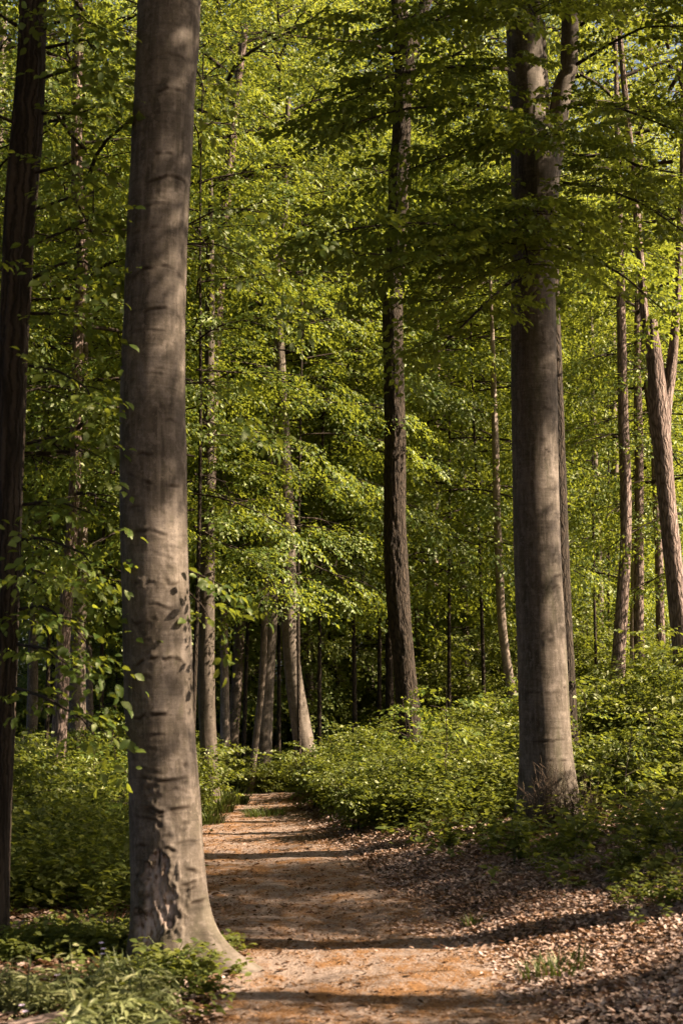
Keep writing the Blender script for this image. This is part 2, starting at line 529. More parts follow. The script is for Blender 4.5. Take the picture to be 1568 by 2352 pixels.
def crown_parts(seed, z0, z1, rad, nlimb, low_el=4, high_el=50, shape=lambda t: math.sin(math.pi * (0.2 + 0.75 * t)) ** 0.7,
                sp='far', mat=None, keep=1.0, gap=0.40, limb_r=0.04, inner=0.22, outward=0.6):
    """layered crown: limbs off a vertical axis, side branches in flat plates, leaf fans along them"""
    rng = np.random.default_rng(seed)
    tb = Tubes()
    O, X, sc_ = [], [], []
    for i in range(nlimb):
        t = (i + rng.uniform(0.1, 0.9)) / nlimb
        z = z0 + (z1 - z0) * t
        az = i * 2.399 + rng.uniform(-.5, .5)
        L = rad * shape(t) * rng.uniform(0.7, 1.15)
        el = R(low_el + (high_el - low_el) * t ** 1.3 + rng.uniform(-8, 8))
        n = 9
        p = np.array([0, 0, z]); pts = [p]
        for k in range(1, n):
            e = el - R(32) * (k / n)
            a = az + 0.25 * math.sin(k * 0.9 + i)
            p = p + (L / (n - 1)) * np.array([math.cos(a) * math.cos(e), math.sin(a) * math.cos(e), math.sin(e)])
            pts.append(p)
        pts = np.array(pts)
        tb.add(pts, limb_r * (0.6 + 0.12 * L), 0.008, 5)
        s = inner
        side = 1
        while s < 1.0:
            q = s * (n - 1); k = int(min(q, n - 2)); o = pts[k] + (pts[k + 1] - pts[k]) * (q - k)
            d = norm(pts[k + 1] - pts[k]); a = math.atan2(d[1], d[0]) + side * R(rng.uniform(38, 70))
            l = (0.45 + 0.42 * L * (1 - s)) * rng.uniform(0.6, 1.1)
            l = min(l, 1.9)
            pit = -0.05 + 0.5 * d[2] + rng.uniform(-.1, .1)
            dd = np.array([math.cos(a), math.sin(a), pit])
            m = 4
            br = np.array([o + dd * l * w + np.array([0, 0, -0.10 * (l * w) ** 2]) for w in np.linspace(0, 1, m)])
            if l > 0.6: tb.add(br, 0.016, 0.004, 3)
            g = 0.15
            sd = 1
            while g < l:
                w = g / l
                oo = o + dd * g + np.array([0, 0, -0.10 * g * g])
                aa = a + sd * R(rng.uniform(10, 55))
                O.append(oo); X.append((math.cos(aa), math.sin(aa), pit - 0.2 * w + rng.uniform(-.15, .1))); sc_.append(rng.uniform(.65, 1.1))
                g += gap * rng.uniform(.7, 1.3); sd = -sd
            O.append(br[-1]); X.append((math.cos(a), math.sin(a), pit - 0.2)); sc_.append(rng.uniform(.7, 1.1))
            s += (0.34 / L) * rng.uniform(.7, 1.4); side = -side
    Oa = np.array(O)
    rr = np.hypot(Oa[:, 0], Oa[:, 1])
    w = outward * np.clip(rr / (0.7 * rad), 0.1, 1.2)
    od = np.stack([Oa[:, 0] / (rr + .01) * w, Oa[:, 1] / (rr + .01) * w, np.zeros(len(rr))], 1)
    arr = place_sprays(rng, sprays(sp), O, np.array(X) - [0, 0, 0.18], sc_, 0.35, keep, od)
    fol = leaves_mesh('foliage', *arr, mat)
    return fol, tb.mesh('branches', BARK_TWIG), len(arr[0])


# ------------------------------------------------------------------ setting: ground and path
def make_ground():
    def axis(lo, hi, fine_lo, fine_hi, d, grow=1.13):
        a = list(np.arange(fine_lo, fine_hi + 1e-6, d))
        s = d
        while a[-1] < hi: s *= grow; a.append(a[-1] + s)
        s = d
        while a[0] > lo: s *= grow; a.insert(0, a[0] - s)
        return np.array(a)
    xs = axis(-600, 600, -7, 8, 0.12); ys = axis(-300, 1200, 5, 34, 0.12)
    X, Y = np.meshgrid(xs, ys)
    Z = height(X, Y)
    nx, ny = len(xs), len(ys)
    V = np.column_stack([X.ravel(), Y.ravel(), Z.ravel()])
    i = np.arange(ny - 1)[:, None]; j = np.arange(nx - 1)[None]
    Fc = np.stack([i * nx + j, i * nx + j + 1, (i + 1) * nx + j + 1, (i + 1) * nx + j], axis=2).reshape(-1, 4)
    o = link('ground', build_mesh('ground', V, Fc, soil_material(), True))
    tag(o, kind='structure')
    # path: a sheet a few millimetres above the soil
    ys = np.arange(-5, 41, 0.10)
    w = np.linspace(-1, 1, 41)
    half = np.interp(ys, [-5, 5, 8, 10, 14, 18, 23, 27, 41], [1.0, 0.95, 0.95, 0.98, 0.95, 0.9, 0.75, 0.55, 0.6])
    wob = 0.16 * (vnoise(ys / 1.1, ys * 0, 31) - .5); wob2 = 0.16 * (vnoise(ys / 0.9, ys * 0 + 5, 33) - .5)
    c = path_c(ys)
    X = c[:, None] + w[None] * half[:, None] + np.where(w[None] < 0, wob[:, None], wob2[:, None]) * np.abs(w[None])
    Y = np.broadcast_to(ys[:, None], X.shape)
    Z = height(X, Y) + 0.012 + (0.026 * (vnoise(X / 0.35, Y / 0.30, 41) - 0.2) + 0.014 * (vnoise(X / .12, Y / .12, 43) - .3)) * (1 - np.abs(w[None]) ** 4)
    Z = np.where(np.abs(w[None]) > 0.985, height(X, Y) - 0.01, Z)
    V = np.column_stack([X.ravel(), Y.ravel(), Z.ravel()])
    nx, ny = len(w), len(ys)
    i = np.arange(ny - 1)[:, None]; j = np.arange(nx - 1)[None]
    Fc = np.stack([i * nx + j, i * nx + j + 1, (i + 1) * nx + j + 1, (i + 1) * nx + j], axis=2).reshape(-1, 4)
    o = link('dirt_path', build_mesh('dirt_path', V, Fc, path_material(), True))
    tag(o, kind='structure')


make_ground()


# ------------------------------------------------------------------ trunks
def profile(pts, Y, top_z, top_frac=0.4, yslope=0.0):
    """(v, uL, uR) rows of the outline -> z, x, y, radius rows, from below the ground to top_z"""
    rows = []
    for v, a, b in pts:
        P, s = at((a + b) / 2, v, Y)
        rows.append((P[2], P[0], P[1], (b - a) / 2 / F * s))
    rows.sort()
    rows = np.array(rows)
    g = hz(rows[0, 1], Y)
    z, x, y, r = rows.T
    k = min(3, len(z) - 1)
    if z[0] > g - 0.3:
        sl = (x[k] - x[0]) / (z[k] - z[0])
        zb = g - 0.35
        x = np.insert(x, 0, x[0] + sl * (zb - z[0])); y = np.insert(y, 0, Y); r = np.insert(r, 0, r[0] * 1.06); z = np.insert(z, 0, zb)
    if z[-1] < top_z:
        sl = np.clip((x[-1] - x[-k - 1]) / (z[-1] - z[-k - 1]), -.06, .06)
        zt = np.linspace(z[-1], top_z, 6)[1:]
        w = (zt - z[-1]) / (top_z - z[-1])
        x = np.append(x, x[-1] + sl * (zt - z[-1])); y = np.append(y, np.full(5, Y)); r = np.append(r, r[-1] * (1 - (1 - top_frac) * w)); z = np.append(z, zt)
    return z, x, y, r


def trunk_mesh(prof, base, mat, nseg=16, dz=0.2, dz_top=0.6, z_split=9.0, disp=None, marks=None, flare=()):
    z, x, y, r = prof
    zz = np.concatenate([np.arange(z[0], min(z_split, z[-1]), dz), np.arange(max(z[0], min(z_split, z[-1])), z[-1], dz_top), [z[-1]]])
    zz = np.unique(np.round(zz, 4))

    def smooth_i(a):
        b = np.interp(zz, z, a)
        if len(zz) > 8:
            w = max(1, int(0.25 / dz))
            ker = np.ones(2 * w + 1) / (2 * w + 1)
            bp = np.pad(b, w, mode='edge'); b = np.convolve(bp, ker, 'valid')
        return b
    X, Yc, Rr = smooth_i(x), smooth_i(y), smooth_i(r)
    th = np.linspace(-math.pi, math.pi, nseg + 1)
    TH, ZZ = np.meshgrid(th, zz)
    RR = np.repeat(Rr[:, None], nseg + 1, axis=1)
    g = base[2]
    for ang, A, hs, wd in flare:
        dth = (TH - ang + math.pi) % (2 * math.pi) - math.pi
        RR = RR + A * np.exp(-np.maximum(ZZ - g, -0.1) / hs) * np.exp(-(dth / wd) ** 2)
    if disp is not None: RR = RR + disp(TH, ZZ - g, RR)
    V = np.stack([X[:, None] + RR * np.sin(TH) - base[0], Yc[:, None] - RR * np.cos(TH) - base[1], ZZ - g], axis=2).reshape(-1, 3)
    nx, ny = nseg + 1, len(zz)
    i = np.arange(ny - 1)[:, None]; j = np.arange(nseg)[None]
    Fc = np.stack([i * nx + j, i * nx + j + 1, (i + 1) * nx + j + 1, (i + 1) * nx + j], axis=2).reshape(-1, 4)
    rm = float(np.mean(Rr[:max(2, len(Rr) // 2)]))
    UV = np.stack([TH * rm + base[0] * 3.1, ZZ + base[1]], axis=2).reshape(-1, 2)
    attrs = {}
    mk = np.zeros((len(V), 4)); mk[:, 3] = 1
    if marks is not None:
        m = marks(TH, ZZ - g)
        for q in range(3): mk[:, q] = np.clip(m[q], 0, 1).ravel()
    attrs['marks'] = mk
    return build_mesh('trunk', V, Fc, mat, True, attrs, UV[Fc])


# shared crowns
CR = {}
CR['tall'] = crown_parts(11, 6.5, 19, 4.4, 40, mat=LEAF_BEECH, keep=0.62)
CR['tall_b'] = crown_parts(12, 5.0, 18, 3.8, 40, mat=LEAF_OAK, keep=0.62)
CR['high'] = crown_parts(13, 9.5, 21, 4.2, 30, 12, 55, mat=LEAF_OAK, keep=0.42)
CR['open'] = crown_parts(17, 6.0, 18, 4.0, 22, 5, 50, mat=LEAF_OAK, keep=0.6, gap=.5)
CR['under'] = crown_parts(14, 2.6, 9.5, 3.0, 20, -2, 40, mat=LEAF_BEECH, keep=0.6, limb_r=.02)
CR['under_b'] = crown_parts(15, 3.4, 12.5, 3.2, 26, -2, 42, mat=LEAF_BEECH, keep=0.78, limb_r=.022)
CR['under_c'] = crown_parts(16, 1.6, 6.5, 2.6, 22, -2, 42, mat=LEAF_OAK, keep=0.8, limb_r=.018)
CR['roof'] = crown_parts(18, 10.5, 20, 4.6, 36, 8, 50, mat=LEAF_BEECH, keep=1.0, gap=.3)
CR['shade'] = crown_parts(19, 3.6, 12.0, 3.3, 14, -2, 35, mat=LEAF_BEECH, keep=1.0, gap=.13, inner=.08)
CR['sparse'] = crown_parts(22, 1.9, 6.0, 2.1, 10, -5, 35, mat=LEAF_BEECH, keep=.8, gap=.3, limb_r=.02, inner=.12)
CR['under_h'] = crown_parts(21, 5.0, 14.5, 3.3, 26, -2, 42, mat=LEAF_BEECH, keep=.78, limb_r=.022)


def add_crown(root, kind, off=(0, 0, 0), rz=0.0, s=1.0):
    fol, br, n = CR[kind]
    a = link('foliage', fol, root, off); a.rotation_euler = (0, 0, rz); a.scale = (s,) * 3
    b = link('branches', br, root, off); b.rotation_euler = (0, 0, rz); b.scale = (s,) * 3
    return a


ARNG = random.Random(5)


def pixel_tree(name, label, pts, Y, mat, crown=None, top_z=17, group=None, nseg=18, dz=0.2, cs=1.0, cz=0.0, cat='tree', **kw):
    prof = profile(pts, Y, top_z)
    z, x, y, r = prof
    bx = float(np.interp(z[0] + 0.35, z, x))
    base = (bx, Y, hz(bx, Y))
    root = thing(name, base, label, cat, group)
    link('trunk', trunk_mesh(prof, base, mat, nseg, dz, **kw), root)
    if crown:
        zc = base[2] + 9
        off = (float(np.interp(zc, z, x)) - bx, 0, cz)
        add_crown(root, crown, off, ARNG.uniform(0, 6.28), cs)
    return root, base, prof


# --- bark marks of the two big beeches
def crease_field(TH, Z, arcs, seedn):
    """arcs: (theta, z, half width, sag, depth) dark folds; returns crease mask and radial offset"""
    cm = np.zeros_like(TH); dr = np.zeros_like(TH)
    wob = 0.012 * (vnoise(TH * 6, Z * 3, seedn) - .5) * 2
    for th0, z0, hw, sag, dep in arcs:
        d = (TH - th0)
        q = d / hw
        zc = z0 - sag * q * q + wob + 0.05 * (vnoise(np.array([z0 * 13.7]), np.array([th0 * 5.1]), seedn)[0] - .5) * d * 2 + 0.02 * (vnoise(TH * 2.5, Z * 0 + z0 * 3.3, seedn + 9) - .5)
        w = np.clip(1 - q * q, 0, 1) ** 0.6
        dz_ = Z - zc
        nz = smooth(.12, .75, vnoise(TH * 5, Z * 0 + z0 * 7, seedn + 3)) * 1.25
        dep = dep * (.45 + .8 * vnoise(np.array([z0 * 9.1]), np.array([th0 * 3.7]), seedn + 5)[0])
        cm = np.maximum(cm, 1.7 * w * dep * nz * np.exp(-(dz_ / 0.012) ** 2))
        cm = np.maximum(cm, w * dep * 0.35 * nz * np.exp(-((dz_ + 0.02) / 0.03) ** 2))
        dr += w * dep * nz * (0.008 * np.exp(-((dz_ - 0.016) / 0.014) ** 2) - 0.011 * np.exp(-(dz_ / 0.009) ** 2) + 0.002 * np.exp(-((dz_ + 0.03) / 0.025) ** 2))
    return cm, dr


def knot_field(TH, Z, knots, rad=0.23):
    cm = np.zeros_like(TH); dr = np.zeros_like(TH)
    for th0, z0, rr, dep in knots:
        wq = 1 + 0.9 * (vnoise(TH * 22, Z * 30, 501) - .5)
        d2 = np.sqrt(((TH - th0) * rad * 0.75) ** 2 + ((Z - z0) * 1.15) ** 2) / (rr * wq)
        cm = np.maximum(cm, 0.85 * dep * np.exp(-(d2 / 0.6) ** 2))
        dr += 0.006 * dep * np.exp(-((d2 - 1.1) / 0.6) ** 2) - 0.010 * dep * np.exp(-(d2 / 0.6) ** 2)
    return cm, dr


def uv_to_tz(u, v, pts, Y, g):
    """picture point on a trunk -> angle round the trunk (0 faces the camera) and height"""
    vs = [p[0] for p in pts]
    l = np.interp(v, vs, [p[1] for p in pts]); r_ = np.interp(v, vs, [p[2] for p in pts])
    q = np.clip((u - (l + r_) / 2) / ((r_ - l) / 2), -.97, .97)
    P, s = at(u, v, Y - 0.2)
    return math.asin(q), P[2] - g


LB_PTS = [(0, 318, 463), (100, 313, 456), (200, 308, 450), (300, 304, 445), (400, 299, 440), (500, 293, 434), (600, 288, 428), (700, 284, 426),
          (800, 279, 425), (900, 277, 426), (1000, 276, 427), (1100, 275, 428), (1200, 276, 430), (1300, 279, 432), (1400, 281, 436), (1500, 284, 440),
          (1600, 287, 443), (1700, 291, 449), (1800, 296, 456), (1900, 299, 463), (2000, 302, 468), (2100, 305, 472), (2190, 306, 475)]
LB_Y = 9.6


def left_beech():
    P0, _ = at(388, 2195, LB_Y)
    g = hz(P0[0], LB_Y)
    rng = np.random.default_rng(3)
    arcs = []
    for (u, v, hwpx, sag, dep) in [(395, 128, 60, .05, .8), (400, 205, 50, .03, .5), (330, 300, 40, .01, .35), (405, 352, 55, -.02, .9), (398, 405, 58, .04, 1.0), (370, 470, 60, .01, .3),
                                   (350, 525, 60, .01, .35), (372, 612, 70, .05, 1.0), (385, 708, 55, .05, 1.0), (350, 760, 60, .01, .3), (365, 860, 66, .05, .7),
                                   (345, 930, 55, .01, .3), (395, 965, 40, .02, .4), (360, 1045, 60, .02, .5), (365, 1110, 70, -.03, 1.0), (340, 1165, 50, .01, .35), (365, 1222, 66, .01, .8),
                                   (385, 1275, 45, .0, .6), (390, 1300, 40, .0, .5), (365, 1340, 66, .0, .8), (330, 1430, 45, -.02, .7), (385, 1392, 40, .01, .4), (375, 1512, 68, .05, 1.0), (330, 1555, 40, .03, .5),
                                   (370, 1645, 66, .03, .8), (375, 1690, 60, .01, .5), (350, 1720, 50, .01, .4), (380, 1790, 70, .0, .7), (350, 1770, 45, .0, .4), (365, 1868, 60, .0, .6), (400, 1860, 50, -.015, .8), (340, 1880, 40, 0, .6),
                                   (360, 1945, 55, .01, .8), (435, 1935, 28, .01, .6), (452, 2005, 25, -.02, 1.0), (440, 2032, 45, -.03, 1.0), (430, 2046, 36, -.01, 1.0), (450, 2075, 30, -.01, .6), (330, 2010, 30, 0, .6), (345, 2095, 40, .0, .5)]:
        th, z = uv_to_tz(u, v, LB_PTS, LB_Y, g)
        arcs.append((th, z, min(1.45, hwpx / 78), sag, dep))
    knots = []
    for (u, v, rp, dep) in [(323, 1338, 10, .9), (392, 1336, 12, .7), (362, 1422, 8, .6), (350, 1502, 7, .5), (348, 1470, 7, .6), (352, 1812, 11, .8), (366, 1806, 12, .7), (432, 1760, 11, .8), (350, 1860, 16, 1), (430, 1800, 10, .7), (376, 1895, 10, .7),
                            (430, 1893, 9, .6), (335, 1905, 8, .5), (395, 1920, 10, .6), (345, 2060, 9, .8), (420, 2110, 9, .6), (405, 1955, 8, .7), (320, 1000, 8, .3), (400, 1255, 6, .5), (340, 1610, 8, .4)]:
        th, z = uv_to_tz(u, v, LB_PTS, LB_Y, g)
        knots.append((th, z, rp * 0.0029, dep))
    for _ in range(60):
        knots.append((rng.uniform(-1.6, 1.6), rng.uniform(0, 7), rng.uniform(.006, .015), rng.uniform(.1, .35)))
        arcs.append((rng.uniform(-1.6, 1.6), rng.uniform(0, 7), rng.uniform(.1, .5), rng.uniform(-.02, .05), rng.uniform(.1, .4)))
    # wound: outline by height in metres above ground: z, theta centre, half width
    wz = np.array([uv_to_tz(385, v, LB_PTS, LB_Y, g)[1] for v in (2190, 2150, 2100, 2060, 2020, 1990, 1970, 1950)])
    wc = np.array([uv_to_tz(u, 2050, LB_PTS, LB_Y, g)[0] for u in (345, 352, 372, 378, 372, 372, 376, 376)])
    ww = np.array([.20, .46, .62, .50, .36, .30, .28, 0.02])

    def fields(TH, Z):
        cm, dr = crease_field(TH, Z, arcs, 77)
        k, d2 = knot_field(TH, Z, knots)
        cm = np.maximum(cm, k); dr = dr + d2
        c = np.interp(Z, wz, wc); w = np.interp(Z, wz, ww, left=.05, right=0)
        n = (fbm(TH * 7, Z * 14, 21) - .5)
        e = 1 - np.abs(TH - c) / np.maximum(w + n * 0.95 * np.minimum(1, w * 4), 1e-3)
        wound = smooth(0.0, 0.30, e) * (Z < wz.max() + 0.01) * (0.35 + 0.65 * smooth(.36, .52, fbm(TH * 6, Z * 7, 23)))
        edge = np.exp(-((e - 0.04) / 0.09) ** 2) * (w > 0.05) * smooth(.35, .75, vnoise(TH * 9, Z * 16, 8)) * 1.1
        hole = smooth(.63, .74, fbm(TH * 11, Z * 9, 51)) * wound
        cm = np.maximum(cm, np.maximum(0.8 * edge, hole))
        dr = dr - 0.022 * wound + 0.016 * np.exp(-((e + 0.1) / 0.2) ** 2) * (w > .05) - 0.02 * hole
        dr = dr + wound * 0.02 * (fbm(TH * 9, Z * 8, 91) - .5)
        moss = smooth(.5, .75, fbm(TH * 3, Z * 1.2, 61)) * 0.5 * smooth(-.5, -1.4, TH) + 0.35 * smooth(.45, .75, fbm(TH * 2.5, Z * 3, 66)) * smooth(0.9, 0.2, Z)
        dr = dr + 0.012 * (fbm(TH * 2.2, Z * 1.6, 13) - .5) + 0.01 * (vnoise(TH * 1.3, Z * 3.0, 19) - .5)
        dr = dr + np.exp(-np.maximum(Z, 0) / .22) * (0.075 * (fbm(TH * 3.6 + .3 * vnoise(TH, Z * 3, 3), Z * 1.1, 29) - .5) + 0.02 * (fbm(TH * 9, Z * 7, 37) - .5))
        return cm, wound * (1 - 0.85 * edge.clip(0, 1)), moss, dr
    root, base, prof = pixel_tree('beech_tree', 'large smooth grey beech left of the path with torn bark scar at its foot', LB_PTS, LB_Y, BARK_BEECH,
                                  'roof', 19, None, 150, 0.011, 1.0, 1.5, z_split=7.4,
                                  disp=lambda TH, Z, RR: fields(TH, Z)[3], marks=lambda TH, Z: fields(TH, Z)[:3],
                                  flare=((1.35, .34, .15, .40), (1.15, .06, .5, .5), (-1.3, .07, .14, .35), (-.55, .06, .12, .3), (.25, .05, .14, .35), (2.6, .2, .2, .4), (-2.4, .2, .2, .4)))
    return root, base


RB_PTS = [(300, 1172, 1285), (380, 1173, 1284), (450, 1174, 1281), (500, 1175, 1276), (600, 1175, 1271), (700, 1172, 1275), (800, 1173, 1276), (900, 1173, 1278), (1000, 1175, 1280), (1100, 1177, 1281),
          (1200, 1178, 1284), (1300, 1180, 1288), (1400, 1184, 1293), (1500, 1188, 1300), (1600, 1190, 1305), (1700, 1193, 1310), (1800, 1194, 1318), (1890, 1195, 1322)]
RB_Y = 15.7


def right_beech():
    P0, _ = at(1258, 1890, RB_Y)
    g = hz(P0[0], RB_Y)
    rng = np.random.default_rng(8)
    arcs, knots = [], []
    for (u, v, hwpx, sag, dep) in [(1240, 860, 45, .05, .5), (1235, 1035, 48, .08, .7), (1250, 940, 30, .05, .5), (1250, 1125, 40, .02, .4), (1240, 1200, 45, .02, .35), (1240, 1590, 55, .0, .6), (1260, 1700, 50, .0, .5), (1265, 1745, 40, .03, .7),
                                   (1230, 790, 40, .05, .4), (1225, 700, 35, .08, .5), (1255, 640, 25, .1, .5), (1235, 1330, 40, .02, .3), (1275, 1320, 20, .03, .8), (1272, 1345, 20, .05, .8)]:
        th, z = uv_to_tz(u, v, RB_PTS, RB_Y, g)
        arcs.append((th, z, hwpx / 60, sag, dep))
    for (u, v, rp, dep) in [(1288, 1450, 7, .9), (1253, 1474, 7, .6), (1290, 1500, 4, .8), (1293, 1530, 4, .8), (1290, 1580, 6, .9), (1282, 1622, 5, .6), (1300, 1600, 5, .8), (1298, 1645, 4, .7), (1300, 1690, 4, .7), (1296, 1665, 4, .7), (1268, 1290, 5, .8), (1278, 1180, 5, .8), (1276, 1380, 4, .7), (1290, 1435, 4, .7)]:
        th, z = uv_to_tz(u, v, RB_PTS, RB_Y, g)
        knots.append((th, z, rp * 0.0055, dep))
    for _ in range(50):
        knots.append((rng.uniform(-1.6, 1.6), rng.uniform(0, 9), rng.uniform(.01, .022), rng.uniform(.2, .5)))
        arcs.append((rng.uniform(-1.6, 1.6), rng.uniform(0, 9), rng.uniform(.15, .5), rng.uniform(-.01, .04), rng.uniform(.15, .4)))

    def fields(TH, Z):
        cm, dr = crease_field(TH, Z, arcs, 177)
        k, d2 = knot_field(TH, Z, knots, .28)
        moss = smooth(.5, .8, fbm(TH * 2.5, Z * 1.2, 161)) * 0.5
        dr = dr + d2 + 0.015 * (fbm(TH * 2.2, Z * 1.3, 113) - .5)
        return np.maximum(cm, k), cm * 0, moss, dr
    root, base, prof = pixel_tree('beech_tree', 'thick grey beech on the right bank, forking in two high up, brushwood at its foot', RB_PTS, RB_Y, BARK_BEECH, 'roof', 8.4, None, 96, 0.02, 1.05, 1.5,
                                  z_split=9.5, disp=lambda TH, Z, RR: fields(TH, Z)[3], marks=lambda TH, Z: fields(TH, Z)[:3],
                                  flare=((1.3, .13, .3, .5), (-1.4, .12, .3, .5), (0, .08, .25, .5), (2.5, .15, .25, .5), (-2.5, .15, .25, .5)))
    # the two stems above the fork
    for pts, top in (([(0, 1160, 1245), (150, 1165, 1250), (250, 1171, 1254), (330, 1174, 1257), (420, 1180, 1262), (520, 1186, 1258)], 18),
                     ([(40, 1290, 1330), (90, 1286, 1325), (200, 1268, 1312), (300, 1254, 1300), (370, 1243, 1290), (450, 1228, 1280), (560, 1215, 1268)], 16)):
        pr = profile(pts, RB_Y, top)
        z, x, y, r = pr
        keep = z > 5.5
        pr = (z[keep], x[keep], y[keep], r[keep])
        link('stem', trunk_mesh(pr, base, BARK_BEECH, 40, 0.06, disp=lambda TH, Z, RR: 0.015 * (fbm(TH * 2, Z * 1.3, 5) - .5)), root)
    return root, base


left_root, left_base = left_beech()
right_root, right_base = right_beech()

# --- the dark oak in the middle
OAK_PTS = [(40, 898, 940), (100, 904, 972), (150, 905, 955), (200, 903, 946), (300, 901, 944), (400, 892, 940), (480, 890, 938), (560, 888, 935), (640, 880, 926), (700, 876, 925), (800, 878, 926), (900, 880, 930),
           (1000, 882, 933), (1100, 880, 933), (1200, 880, 932), (1300, 881, 937), (1400, 887, 943), (1500, 900, 951), (1600, 908, 962), (1680, 913, 968), (1740, 915, 973)]


def furrow_disp(amp, fu, fv, seed):
    def f(TH, Z, RR):
        a = vnoise(TH * fu + 1.5 * vnoise(TH * 3, Z * 2, seed), Z * fv, seed + 1)
        b = vnoise(TH * fu * 2.1, Z * fv * 2.3, seed + 2)
        return -amp * (smooth(.35, .1, np.abs(a - .5) * 2) + 0.5 * b) + 0.02 * (vnoise(TH * 1.5, Z * .8, seed + 3) - .5)
    return f


oak_root, oak_base, oak_prof = pixel_tree('oak_tree', 'tall dark rough-barked oak standing beyond the path in the middle', OAK_PTS, 24, BARK_OAK, 'high', 19, None, 72, 0.03, 1.0, 2.5, z_split=14,
                                          disp=furrow_disp(.014, 7, 2.6, 40), flare=((0, .06, .4, .9), (1.6, .05, .4, .6), (-1.6, .05, .4, .6)))
pr = profile([(-60, 985, 1015), (20, 958, 988), (60, 940, 978), (100, 920, 966), (150, 908, 955)], 24, 18.5)
kz = pr[0] > 12.6
link('stem', trunk_mesh(tuple(a[kz] for a in pr), oak_base, BARK_OAK, 32, 0.06, z_split=18, disp=furrow_disp(.012, 7, 2.6, 44)), oak_root)

# --- the dark slim trunk at the left edge
FL_PTS = [(0, 45, 108), (100, 42, 105), (200, 35, 102), (300, 25, 98), (400, 15, 93), (500, 8, 80), (600, 4, 76), (700, 0, 72), (800, -4, 66), (900, -8, 64), (1000, -10, 60), (1100, -12, 56), (1200, -15, 52), (1300, -16, 48),
          (1400, -18, 45), (1500, -20, 42), (1600, -22, 38), (1700, -24, 35), (1800, -26, 30), (1900, -28, 26), (2000, -30, 22), (2100, -32, 20), (2170, -36, 22)]
edge_root, edge_base, _ = pixel_tree('lime_tree', 'slim dark furrowed trunk at the left edge with leafy twigs hanging in front', FL_PTS, 10, BARK_FURROW, 'high', 16, None, 72, 0.02, .8, 1.0, z_split=7.5,
                                     disp=furrow_disp(.008, 6, 1.5, 60), flare=((0.5, .05, .2, .8), (-1, .05, .2, .6)))

